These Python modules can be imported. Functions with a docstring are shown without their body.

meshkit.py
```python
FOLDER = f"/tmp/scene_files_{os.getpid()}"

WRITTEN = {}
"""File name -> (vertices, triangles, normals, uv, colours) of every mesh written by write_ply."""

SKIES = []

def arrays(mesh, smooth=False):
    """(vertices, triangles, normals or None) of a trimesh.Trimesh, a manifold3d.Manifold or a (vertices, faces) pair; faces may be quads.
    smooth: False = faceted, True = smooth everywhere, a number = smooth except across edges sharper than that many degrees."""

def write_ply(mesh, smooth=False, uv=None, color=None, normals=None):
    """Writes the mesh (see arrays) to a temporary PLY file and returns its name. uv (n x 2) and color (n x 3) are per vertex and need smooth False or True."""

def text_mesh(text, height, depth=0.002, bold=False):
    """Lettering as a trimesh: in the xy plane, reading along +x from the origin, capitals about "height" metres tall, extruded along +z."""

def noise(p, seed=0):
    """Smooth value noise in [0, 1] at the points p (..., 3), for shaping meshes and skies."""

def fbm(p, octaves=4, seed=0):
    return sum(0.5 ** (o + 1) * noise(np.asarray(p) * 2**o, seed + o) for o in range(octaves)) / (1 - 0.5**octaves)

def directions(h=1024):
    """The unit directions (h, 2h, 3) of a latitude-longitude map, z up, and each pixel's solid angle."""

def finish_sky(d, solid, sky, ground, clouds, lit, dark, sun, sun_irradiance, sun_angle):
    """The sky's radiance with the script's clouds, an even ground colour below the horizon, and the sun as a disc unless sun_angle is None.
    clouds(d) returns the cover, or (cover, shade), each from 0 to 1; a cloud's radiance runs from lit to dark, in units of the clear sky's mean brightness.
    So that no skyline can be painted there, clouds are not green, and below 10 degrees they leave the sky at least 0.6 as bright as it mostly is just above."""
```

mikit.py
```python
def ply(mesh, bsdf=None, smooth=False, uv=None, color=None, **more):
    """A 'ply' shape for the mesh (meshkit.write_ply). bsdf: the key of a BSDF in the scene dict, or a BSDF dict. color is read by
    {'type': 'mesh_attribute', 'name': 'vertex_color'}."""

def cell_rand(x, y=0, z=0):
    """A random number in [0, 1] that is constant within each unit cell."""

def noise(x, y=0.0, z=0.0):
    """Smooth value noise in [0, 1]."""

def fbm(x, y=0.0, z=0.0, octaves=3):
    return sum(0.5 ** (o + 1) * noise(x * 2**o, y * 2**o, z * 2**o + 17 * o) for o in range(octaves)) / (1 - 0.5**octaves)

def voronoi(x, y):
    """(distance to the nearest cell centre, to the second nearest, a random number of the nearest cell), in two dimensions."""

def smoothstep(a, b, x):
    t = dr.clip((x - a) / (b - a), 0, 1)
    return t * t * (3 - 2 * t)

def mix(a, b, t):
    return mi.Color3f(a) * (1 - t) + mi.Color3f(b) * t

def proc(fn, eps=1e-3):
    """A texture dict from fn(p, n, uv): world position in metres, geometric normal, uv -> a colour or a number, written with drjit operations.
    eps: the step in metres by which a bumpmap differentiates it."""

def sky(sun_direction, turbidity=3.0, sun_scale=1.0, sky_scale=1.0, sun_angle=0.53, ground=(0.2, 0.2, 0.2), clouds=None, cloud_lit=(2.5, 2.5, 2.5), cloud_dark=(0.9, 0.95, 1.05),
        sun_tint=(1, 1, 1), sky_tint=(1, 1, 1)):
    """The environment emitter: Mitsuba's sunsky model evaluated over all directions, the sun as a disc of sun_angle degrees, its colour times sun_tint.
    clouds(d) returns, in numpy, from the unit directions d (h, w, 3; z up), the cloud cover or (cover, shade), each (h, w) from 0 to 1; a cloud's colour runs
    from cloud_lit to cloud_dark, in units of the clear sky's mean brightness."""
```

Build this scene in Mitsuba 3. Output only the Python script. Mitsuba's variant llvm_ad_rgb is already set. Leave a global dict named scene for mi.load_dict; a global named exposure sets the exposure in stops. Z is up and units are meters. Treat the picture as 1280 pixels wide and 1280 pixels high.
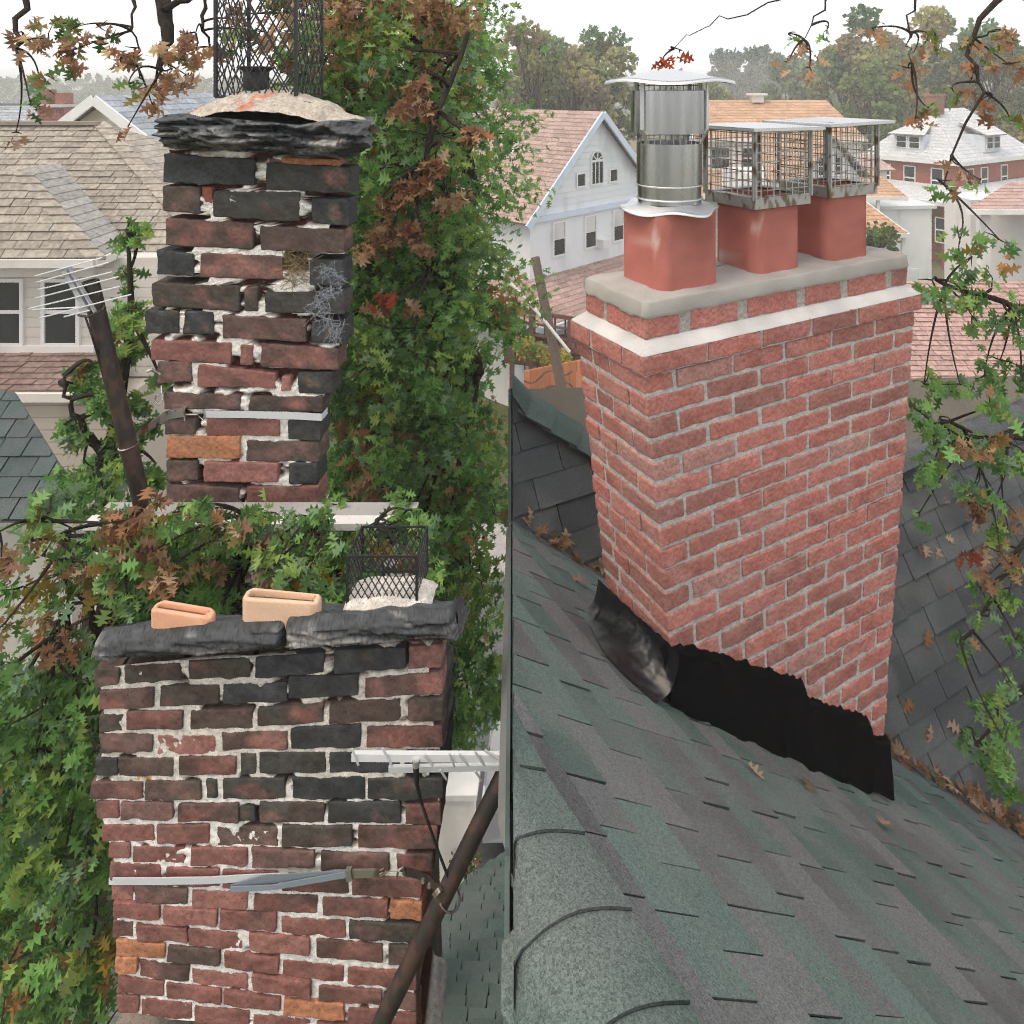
import math, random
import numpy as np, mitsuba as mi, mikit, meshkit
from mikit import smoothstep, mix
import drjit as dr
from shapely.geometry import Polygon, box as sbox
T = mi.ScalarTransform4f
scene, labels = {}, {}

# ---------------------------------------------------------------- camera, sky, exposure
EYE = 9.5                     # the camera stands on a roof, 9.5 m above the ground
F_, CX, CY = 950.0, 720.0, 105.0
scene['camera'] = {'type': 'perspective', 'fov': math.degrees(2 * math.atan(640 / F_)), 'fov_axis': 'x', 'near_clip': 0.05, 'far_clip': 3000.0,
                   'principal_point_offset_x': -(CX - 640) / 1280.0, 'principal_point_offset_y': -(CY - 640) / 1280.0,
                   'to_world': T().look_at(origin=[0, 0, EYE], target=[0, 10, EYE], up=[0, 0, 1])}
scene['sky'] = mikit.sky([-0.45, -0.35, 0.9], turbidity=4, sun_scale=0.3, sun_angle=25, clouds=lambda d: 1.0, cloud_lit=(2.5, 2.5, 2.52))
exposure = 2.1

# ---------------------------------------------------------------- helpers
def P(x, y, Y):
    """World point at depth Y seen at (x, y) of the 1280 photograph."""
    return np.array([(x - CX) / F_ * Y, Y, EYE - (y - CY) / F_ * Y])

def proj(p):
    p = np.asarray(p, float)
    return np.stack([CX + F_ * p[..., 0] / p[..., 1], CY - F_ * (p[..., 2] - EYE) / p[..., 1]], -1)

def num(key):
    if key not in scene and key not in labels: return key
    k = 1
    while f'{key}_{k:03d}' in scene or f'{key}_{k:03d}' in labels: k += 1
    return f'{key}_{k:03d}'

_cnt = {}
def part_key(key):
    n = _cnt.get(key, 0); _cnt[key] = n + 1
    return key if n == 0 else f'{key}_{n:03d}'

def tag(key, label=None, category=None, group=None, kind=None):
    d = labels.setdefault(key, {})
    if label: d['label'] = label
    if category: d['category'] = category
    if group: d['group'] = group
    if kind: d['kind'] = kind
    return key

def unit(v):
    v = np.asarray(v, float); return v / (np.linalg.norm(v) + 1e-12)

class MB:
    """Collects coloured triangles into one mesh."""
    def __init__(s): s.v, s.f, s.c, s.n = [], [], [], 0
    def add(s, v, f, col=(.5, .5, .5)):
        v = np.asarray(v, float); f = np.asarray(f, int)
        if f.shape[1] == 4: f = np.vstack([f[:, [0, 1, 2]], f[:, [0, 2, 3]]])
        c = np.asarray(col, float)
        if c.ndim == 1: c = np.tile(c, (len(v), 1))
        s.v.append(v); s.f.append(f + s.n); s.c.append(c); s.n += len(v); return s
    def hexa(s, c8, col=(.5, .5, .5)):
        """c8: front TL TR BR BL, back TL TR BR BL (front = towards the viewer)."""
        f = [[0, 3, 2, 1], [4, 5, 6, 7], [0, 1, 5, 4], [3, 7, 6, 2], [0, 4, 7, 3], [1, 2, 6, 5]]
        v = np.asarray(c8, float); f = np.array(f)
        return s.add(v[f].reshape(-1, 3), np.arange(24).reshape(6, 4), col)
    def box(s, lo, hi, col=(.5, .5, .5), fr=None):
        x0, y0, z0 = lo; x1, y1, z1 = hi
        c = np.array([[x0, y0, z1], [x1, y0, z1], [x1, y0, z0], [x0, y0, z0], [x0, y1, z1], [x1, y1, z1], [x1, y1, z0], [x0, y1, z0]], float)
        if fr is not None: c = fr(c)
        return s.hexa(c, col)
    def bar(s, a, b, w, h, col=(.5, .5, .5), up=(0, 0, 1)):
        a, b = np.asarray(a, float), np.asarray(b, float); d = unit(b - a)
        x = np.cross(d, up); x = unit(x) if np.linalg.norm(x) > 1e-6 else np.array([1., 0, 0]); z = np.cross(x, d)
        q = [x * i * w / 2 + z * j * h / 2 for i, j in ((-1, 1), (1, 1), (1, -1), (-1, -1))]
        return s.hexa([a + k for k in q] + [b + k for k in q], col)
    def tube(s, pts, r, n=8, col=(.5, .5, .5), caps=True):
        p = np.asarray(pts, float); r = np.broadcast_to(np.asarray(r, float), (len(p),))
        t = np.gradient(p, axis=0); t /= np.linalg.norm(t, axis=1, keepdims=True) + 1e-12
        ref = np.array([0, 0, 1.]) if abs(t[:, 2]).mean() < .8 else np.array([1., 0, 0])
        a = np.cross(t, ref); a /= np.linalg.norm(a, axis=1, keepdims=True) + 1e-12; b = np.cross(t, a)
        g = np.arange(n) * 2 * np.pi / n
        v = p[:, None] + r[:, None, None] * (np.cos(g)[None, :, None] * a[:, None] + np.sin(g)[None, :, None] * b[:, None])
        i, j = np.meshgrid(np.arange(len(p) - 1), np.arange(n), indexing='ij')
        f = np.stack([i * n + j, i * n + (j + 1) % n, (i + 1) * n + (j + 1) % n, (i + 1) * n + j], -1).reshape(-1, 4)
        f = np.vstack([f[:, [0, 1, 2]], f[:, [0, 2, 3]]]); v = v.reshape(-1, 3)
        if caps:
            k = len(v); v = np.vstack([v, p[:1], p[-1:]]); jj = np.arange(n); L = (len(p) - 1) * n
            f = np.vstack([f, np.stack([jj * 0 + k, (jj + 1) % n, jj], 1), np.stack([jj * 0 + k + 1, L + jj, L + (jj + 1) % n], 1)])
        return s.add(v, f, col)
    def grid(s, g, col=(.5, .5, .5), flip=False):
        g = np.asarray(g, float); a, b = g.shape[:2]
        i, j = np.meshgrid(np.arange(a - 1), np.arange(b - 1), indexing='ij')
        f = np.stack([i * b + j, (i + 1) * b + j, (i + 1) * b + j + 1, i * b + j + 1], -1).reshape(-1, 4)
        if flip: f = f[:, ::-1]
        c = np.asarray(col, float)
        return s.add(g.reshape(-1, 3), f, c.reshape(-1, 3) if c.ndim == 3 else c)
    def lathe(s, prof, c, n=32, col=(.5, .5, .5)):
        pr = np.asarray(prof, float); g = np.arange(n + 1) * 2 * np.pi / n
        v = np.stack([c[0] + pr[:, :1] * np.cos(g), c[1] + pr[:, :1] * np.sin(g), c[2] + pr[:, 1:] + 0 * g], -1)
        return s.grid(v, col)
    def poly(s, pts, col=(.5, .5, .5)):
        p = np.asarray(pts, float); k = np.arange(1, len(p) - 1)
        return s.add(p, np.stack([k * 0, k, k + 1], 1), col)
    def build(s, key, bsdf, smooth=False, numbered=True, **kw):
        key = part_key(key) if numbered else key
        v, f, c = np.vstack(s.v), np.vstack(s.f), np.vstack(s.c)
        bsdf = ALIAS.get(bsdf, bsdf)
        if bsdf == 'leaf': scene[key] = mikit.ply((v, f), bsdf, smooth, color=np.clip(c, 0.005, .95), **kw)
        else: scene[key] = mikit.ply((v, f), bsdf, smooth, uv=encode(c), **kw)
        return key

class Fr:
    """A house's own axes: x along the front, y into the house, z up; yaw in degrees."""
    def __init__(s, o, yaw):
        a = math.radians(yaw); s.o = np.asarray(o, float); s.x = np.array([math.cos(a), math.sin(a), 0]); s.y = np.array([-math.sin(a), math.cos(a), 0])
    def __call__(s, p):
        p = np.asarray(p, float); return s.o + p[..., :1] * s.x + p[..., 1:2] * s.y + p[..., 2:3] * np.array([0, 0, 1.])

# ---------------------------------------------------------------- materials
def rgb(c): return {'type': 'rgb', 'value': list(c)}
def two(b): return {'type': 'twosided', 'nested': b}
def pfbm(x, y, z, octaves=2):
    if octaves < 3: return mikit.noise(x, y, z)
    return .65 * mikit.noise(x, y, z) + .35 * mikit.noise(z * 2.17 + 3.1, x * 2.17 + 1.7, y * 2.17)
def speck(p, f): return mikit.cell_rand(p.x * f, p.y * f, p.z * f)
# A mesh carries its own colour in uv: u = brightness, v = place on this curve of hues.
CHROMA = np.array([(1.25, 1.2, .3), (1.35, .95, .68), (1.9, .74, .38), (1.75, .62, .52), (1.28, .87, .80), (1.12, 1.0, .86), (1, 1, 1), (.80, .96, 1.16), (.80, 1.10, 1.0)])
CHROMA = CHROMA / CHROMA.mean(1, keepdims=True)
_h = np.linspace(0, 1, 401); _ch = np.stack([np.interp(_h * 8, range(9), CHROMA[:, k]) for k in range(3)], 1)
def encode(c):
    c = np.clip(c, .003, .95); v = c.mean(1); q = np.round(c / v[:, None], 2); u, inv = np.unique(q, axis=0, return_inverse=True)
    h = _h[np.argmin(((u[:, None] - _ch[None]) ** 2).sum(-1), axis=1)]
    return np.stack([v, h[inv.ravel()]], 1)
def hue(uv):
    t = dr.clip(uv.y, 0, 1) * 8; r = mi.Color3f(0)
    for k in range(9): r += mi.Color3f(*map(float, CHROMA[k])) * dr.maximum(0, 1 - dr.abs(t - k))
    return r * uv.x
def diffuse(fn): return two({'type': 'diffuse', 'reflectance': mikit.proc(fn)})
def glossy(fn_or_rgb, rough):
    return two({'type': 'roughplastic', 'diffuse_reflectance': mikit.proc(fn_or_rgb) if callable(fn_or_rgb) else rgb(fn_or_rgb), 'alpha': max(.04, rough ** 2), 'int_ior': 1.5, 'nonlinear': False})
def metal(fn_or_rgb, rough):
    return two({'type': 'roughconductor', 'material': 'none', 'specular_reflectance': mikit.proc(fn_or_rgb) if callable(fn_or_rgb) else rgb(fn_or_rgb), 'alpha': rough ** 2})

def masonry_c(p, n, uv):
    g, d = pfbm(p.x * 95, p.y * 95, p.z * 95, 3), speck(p, 420)
    return hue(uv) * (.5 + .78 * g + .2 * d) * (1 - .55 * smoothstep(.93, .96, d))
def stone_c(p, n, uv):
    g = pfbm(p.x * 40, p.y * 40, p.z * 150, 3)
    return hue(uv) * (.35 + 1.3 * g)
def shingle_c(p, n, uv):
    g, d, w = speck(p, 480), speck(p, 230), pfbm(p.x * 5, p.y * 5, p.z * 5, 3)
    return mix(hue(uv), mi.Color3f(.158, .168, .166), .5 * smoothstep(.35, .75, w)) * (.5 + .6 * g + .4 * d)
def far_shingle_c(p, n, uv):
    return hue(uv) * (.6 + .8 * pfbm(p.x * 22, p.y * 22, p.z * 22, 3))
def paint_c(p, n, uv):
    return hue(uv) * (1.03 - .14 * smoothstep(.5, .85, pfbm(p.x * 3, p.y * 3, p.z * 1.2, 3)))
def rust_c(p, n, uv): return mix((.040, .032, .031), (.085, .048, .038), smoothstep(.45, .65, pfbm(p.x * 40, p.y * 40, p.z * 22, 3)))
def galv_c(p, n, uv): return mix((.52, .52, .51), (.24, .18, .14), smoothstep(.5, .72, pfbm(p.x * 40, p.y * 40, p.z * 22, 3)))
def steel_c(p, n, uv): return mi.Color3f(.65, .67, .71) * (.45 + .75 * pfbm(p.x * 38, p.y * 38, p.z * 1.5, 3))  # upright streaks imitate reflections, painted into the steel tint
def bark_c(p, n, uv): return mi.Color3f(.045, .038, .033) * (.5 + pfbm(p.x * 30, p.y * 30, p.z * 7, 3))
def grass_c(p, n, uv): return mix((.10, .12, .05), (.20, .18, .12), smoothstep(.35, .65, pfbm(p.x * .25, p.y * .25, 0, 3)))
def conc_c(p, n, uv): return hue(uv) * (.74 + .4 * pfbm(p.x * 9, p.y * 9, p.z * 9, 3) + .12 * speck(p, 300))
def tar_h(p, n, uv): return pfbm(p.x * 26, p.y * 26, p.z * 40, 3)
scene['masonry'] = diffuse(masonry_c)
scene['slate'] = glossy(stone_c, .72)
scene['shingle'] = diffuse(shingle_c)
scene['far_shingle'] = diffuse(far_shingle_c)
scene['paint'] = diffuse(paint_c)
scene['concrete'] = diffuse(conc_c)
scene['rusty_pipe'] = glossy(rust_c, .55)
scene['steel'] = metal(steel_c, .33)
scene['aluminium'] = metal((.80, .81, .83), .6)
scene['galvanised'] = metal(galv_c, .62)
scene['black_metal'] = glossy((.022, .024, .028), .6)
scene['tar'] = {'type': 'twosided', 'nested': {'type': 'bumpmap', 'arbitrary': mikit.proc(tar_h), 'scale': .006, 'nested_bsdf': {'type': 'roughplastic', 'diffuse_reflectance': rgb((.006, .006, .008)), 'alpha': .2, 'int_ior': 1.65, 'nonlinear': False}}}
scene['rough_tar'] = two({'type': 'diffuse', 'reflectance': rgb((.0055, .0055, .006))})
scene['leaf'] = {'type': 'principledthin', 'base_color': {'type': 'mesh_attribute', 'name': 'vertex_color'}, 'roughness': .5, 'diff_trans': .95, 'spec_trans': 0.0, 'eta': 1.4}
scene['bark'] = diffuse(bark_c)
scene['glass'] = glossy((.03, .035, .042), .15)
scene['ground_mat'] = diffuse(grass_c)
ALIAS = {'old_brick': 'masonry', 'new_brick': 'masonry', 'mortar': 'masonry', 'clay': 'concrete', 'matte': 'paint', 'strap_cloth': 'paint', 'asphalt': 'concrete', 'dead_leaf': 'leaf'}

rng = np.random.default_rng(7)
random.seed(7)
def nz(p, f, seed=0, o=3): return meshkit.fbm(np.asarray(p) * f, o, seed)

# ---------------------------------------------------------------- bricks
def brick_mesh(c8, nx=9, ny=5, nz_=3, r=.012, rough=.004, seed=0):
    """A worn brick inside the hexahedron c8 (front TL TR BR BL, back ...). Returns vertices, quads, (a, b) of the face."""
    c8 = np.asarray(c8, float)
    w, h, d = np.linalg.norm(c8[1] - c8[0]), np.linalg.norm(c8[3] - c8[0]), np.linalg.norm(c8[4] - c8[0])
    r = min(r, w * .32, h * .32, d * .45)
    def line(n, L):
        e = r / L
        return np.concatenate([[0, e * .3], np.linspace(e, 1 - e, max(n - 3, 2)), [1 - e * .3, 1]])
    A, B = line(nx, w), line(ny, h); C = np.concatenate([[0, .3 * r / d], np.linspace(r / d, 1, max(nz_, 2))])
    idx, pts, quads = {}, [], []
    def vid(i, j, k):
        if (i, j, k) not in idx: idx[i, j, k] = len(pts); pts.append((A[i], B[j], C[k]))
        return idx[i, j, k]
    na, nb, nc = len(A) - 1, len(B) - 1, len(C) - 1
    for i in range(na):
        for j in range(nb): quads.append([vid(i, j, 0), vid(i, j + 1, 0), vid(i + 1, j + 1, 0), vid(i + 1, j, 0)])
    for k in range(nc):
        for i in range(na):
            quads.append([vid(i, 0, k), vid(i + 1, 0, k), vid(i + 1, 0, k + 1), vid(i, 0, k + 1)])
            quads.append([vid(i, nb, k), vid(i, nb, k + 1), vid(i + 1, nb, k + 1), vid(i + 1, nb, k)])
        for j in range(nb):
            quads.append([vid(0, j, k), vid(0, j, k + 1), vid(0, j + 1, k + 1), vid(0, j + 1, k)])
            quads.append([vid(na, j, k), vid(na, j + 1, k), vid(na, j + 1, k + 1), vid(na, j, k + 1)])
    q = np.array(pts); L = np.array([w, h, d]); p = (q - [.5, .5, 0]) * L
    lim = np.array([w / 2 - r, h / 2 - r, 0]); core = p.copy()
    core[:, 0] = np.clip(p[:, 0], -lim[0], lim[0]); core[:, 1] = np.clip(p[:, 1], -lim[1], lim[1]); core[:, 2] = np.maximum(p[:, 2], r)
    dv = p - core; n = np.linalg.norm(dv, axis=1, keepdims=True)
    p = np.where(n > 1e-9, core + dv / np.maximum(n, 1e-9) * r, p)
    out = (p - np.array([0, 0, d / 2])); out /= np.linalg.norm(out, axis=1, keepdims=True)
    so = np.array([seed * 3.71, seed * 1.37, seed * 7.13])
    p = p + rough * (nz(p + so, 38, 1) - .5)[:, None] * 2 * np.sign(dv + 1e-12) * (np.abs(dv) > 1e-9)
    p[:, 2] += rough * 1.5 * (nz(p + so, 22, 2) - .5) * (q[:, 2] < .5)
    a, b, c = (p / L + [.5, .5, 0]).T
    tri = lambda f: ((1 - a) * (1 - b))[:, None] * f[0] + (a * (1 - b))[:, None] * f[1] + (a * b)[:, None] * f[2] + ((1 - a) * b)[:, None] * f[3]
    v = (1 - c)[:, None] * tri(c8[:4]) + c[:, None] * tri(c8[4:])
    return v, np.array(quads), q

def old_brick_color(v, q, soot, tone, seed):
    red = np.array({'r': (.29, .140, .122), 'o': (.52, .235, .145), 'm': (.38, .19, .158), 'p': (.235, .14, .132)}[tone])
    so = np.array([seed * 5.3, seed * 2.9, 0])
    n1, n2 = nz(v + so, 14, 3, 3), nz(v + so, 30, 4, 3)
    edge = np.maximum(np.abs(q[:, 0] - .5) * 2, np.abs(q[:, 1] - .5) * 2)
    s = np.clip((n1 - .62 + soot * .54 + .16 * (edge ** 3) * (soot > .25)) * 4.5, 0, 1) * min(.94, .35 + soot * .75)
    grey = np.clip((nz(v + so, 16, 12, 3) - .55) * 6, 0, 1)[:, None] * .45 * soot
    base = red * (.72 + .6 * n2)[:, None]
    base = base + (np.array([.30, .20, .18]) - base) * (np.clip((nz(v + so, 22, 9, 2) - .6) * 4, 0, 1) * .5)[:, None]
    black = np.array([.052, .054, .064]) * (.6 + 1.0 * n2)[:, None]
    out = base * (1 - s)[:, None] + black * s[:, None]
    return out * (1 - grey) + np.array([.125, .125, .14]) * grey
# ---------------------------------------------------------------- the two old chimneys: every brick (left, right, top-left, top-right, bottom-left, bottom-right, soot, tone)
BR_A = '''204 317 192 199 228 232 .9 p;332 439 203 209 237 242 .8 m;203 250 232 234 264 268 .5 p;266 374 238 240 272 277 .72 m;388 436 248 249 279 283 .8 p
206 316 273 279 307 312 .5 r;326 430 283 287 313 317 .6 m;196 242 313 317 343 346 .8 p;250 353 316 320 347 350 .42 m;386 430 325 326 357 358 .85 p
189 299 354 358 383 390 .7 m;305 322 359 359 389 390 .5 p;330 430 365 366 391 393 .75 m;180 223 389 389 417 418 .7 p;229 266 389 390 418 419 .8 p
278 383 394 400 423 428 .5 m;389 431 401 402 429 430 .9 p;188 289 425 429 450 456 .2 r;300 316 431 432 456 457 .2 r;325 423 429 437 460 463 .35 r
196 240 452 452 480 477 .3 p;247 344 455 467 483 486 .2 r;351 363 471 471 489 489 .2 m;371 415 465 465 493 493 .75 p;205 301 490 494 512 513 .42 p;311 403 496 496 515 516 .6 r
205 245 523 523 544 544 .45 p;257 350 525 525 545 546 .22 r;360 401 525 525 550 551 .75 p;207 300 546 546 573 574 0 o;307 400 551 552 577 578 .42 p
206 247 576 576 602 602 .45 p;255 347 578 579 603 604 .1 m;361 397 579 579 606 606 .85 p;207 298 605 611 632 634 .25 p;307 397 608 608 634 634 .2 r
207 246 637 641 662 664 .3 p;254 346 640 640 664 665 .2 r;354 396 640 640 665 665 .4 p;208 298 668 670 694 695 .2 r;306 395 670 670 696 696 .3 p
208 246 699 700 725 726 .3 p;254 346 700 700 726 726 .3 r;354 395 700 701 727 727 .3 p;209 298 731 731 757 757 .3 r;306 394 731 731 758 758 .3 p'''
BR_B = '''118 148 836 836 860 857 .5 p;155 226 832 828 855 852 .62 r;235 312 827 824 851 848 .62 r;318 405 822 816 849 842 .82 p;417 506 813 810 844 835 .9 p;511 553 809 806 837 835 .45 m
123 191 865 861 888 886 .4 r;199 273 858 857 884 881 .62 r;278 359 856 853 881 878 .9 p;360 448 846 844 875 870 .82 r;456 553 848 840 873 868 .4 m
124 154 893 893 916 916 .5 p;158 228 890 889 913 913 .42 r;238 316 888 887 912 911 .6 m;321 404 885 880 909 904 .6 r;411 501 881 873 906 902 .62 m;510 553 876 874 902 903 .5 p
124 190 919 919 942 942 .42 p;197 269 919 919 942 942 .2 m;277 360 917 915 940 938 .52 m;362 451 912 905 938 936 .9 r;458 553 910 909 936 934 .42 r
118 146 949 949 970 970 .72 p;148 216 948 948 971 971 .42 p;222 295 947 947 971 970 .42 r;300 320 942 942 969 969 .6 p;323 407 941 941 969 967 .7 r;412 500 941 941 967 967 .9 p;505 554 940 940 966 966 .8 p
112 179 978 978 1000 1000 .3 r;181 251 978 978 1001 1001 .42 p;257 271 975 975 999 999 .72 p;278 356 975 974 1000 1000 .7 r;365 456 972 972 999 999 .82 p;459 554 974 974 1001 1001 .75 p
119 148 1002 1002 1024 1024 .3 r;150 216 1004 1004 1026 1026 .2 p;222 297 1007 1006 1029 1029 .42 r;299 319 1008 1008 1028 1028 .7 p;324 405 1002 1003 1029 1029 .62 m;410 501 1003 1003 1030 1030 .72 p;506 551 1006 1006 1032 1032 .35 r
127 192 1032 1032 1052 1052 .1 r;195 261 1033 1031 1056 1057 .2 r;271 347 1034 1034 1058 1058 .35 p;352 440 1034 1034 1060 1060 .52 p;447 547 1034 1034 1062 1062 .35 r
135 162 1054 1054 1074 1074 .1 r;166 231 1058 1060 1079 1080 .1 r;238 309 1060 1062 1083 1084 .22 r;314 393 1062 1065 1086 1087 .22 p;401 487 1066 1068 1089 1090 .42 p;495 542 1068 1068 1092 1092 .35 r
137 201 1078 1081 1101 1103 .15 r;206 274 1085 1087 1108 1110 .22 r;277 348 1088 1090 1112 1113 .22 r;352 436 1093 1096 1115 1119 .42 r;439 528 1096 1100 1121 1124 .25 r
138 166 1106 1107 1126 1127 0 m;168 234 1107 1111 1130 1132 .35 p;239 310 1114 1115 1137 1138 .1 m;317 397 1117 1119 1140 1143 .35 r;402 484 1124 1127 1146 1149 .22 r;487 528 1127 1129 1150 1153 0 o
140 199 1128 1134 1149 1152 .15 r;203 271 1136 1139 1157 1161 0 m;274 345 1139 1142 1162 1166 .25 r;352 432 1147 1150 1167 1173 .1 r;436 525 1152 1157 1176 1180 .55 p
140 165 1151 1152 1173 1173 .22 r;170 233 1157 1161 1177 1180 .15 r;235 303 1161 1167 1182 1189 .1 r;311 387 1167 1174 1190 1196 .05 m;395 478 1174 1181 1198 1205 .3 r;485 524 1182 1184 1207 1208 .5 p
143 206 1176 1181 1196 1201 0 o;208 274 1184 1189 1204 1209 .35 p;279 349 1192 1198 1212 1220 .15 r;353 430 1200 1207 1221 1229 .15 r;434 520 1211 1217 1231 1239 .22 r
142 171 1198 1199 1218 1219 0 o;173 237 1200 1207 1222 1229 .42 r;239 310 1211 1218 1231 1238 0 m;314 388 1220 1230 1241 1251 .05 r;397 478 1234 1239 1253 1258 .15 r;485 521 1241 1243 1262 1264 .35 p
145 205 1220 1228 1242 1246 .05 r;208 275 1230 1237 1250 1256 .15 r;278 350 1239 1249 1258 1267 .05 r;354 430 1251 1257 1271 1278 .1 o;434 521 1259 1266 1281 1288 .2 r
146 173 1245 1247 1266 1268 .1 r;176 240 1248 1254 1270 1276 .2 r;243 312 1258 1264 1280 1285 .1 r;316 390 1268 1274 1290 1296 .2 r;395 478 1279 1284 1301 1306 .2 r;483 521 1288 1291 1311 1313 .2 p'''

def rows_of(txt):
    return [(float(a), float(b), float(c), float(d), float(e), float(f), float(g), h) for a, b, c, d, e, f, g, h in (q.split() for q in txt.replace('\n', ';').split(';'))]

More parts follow.
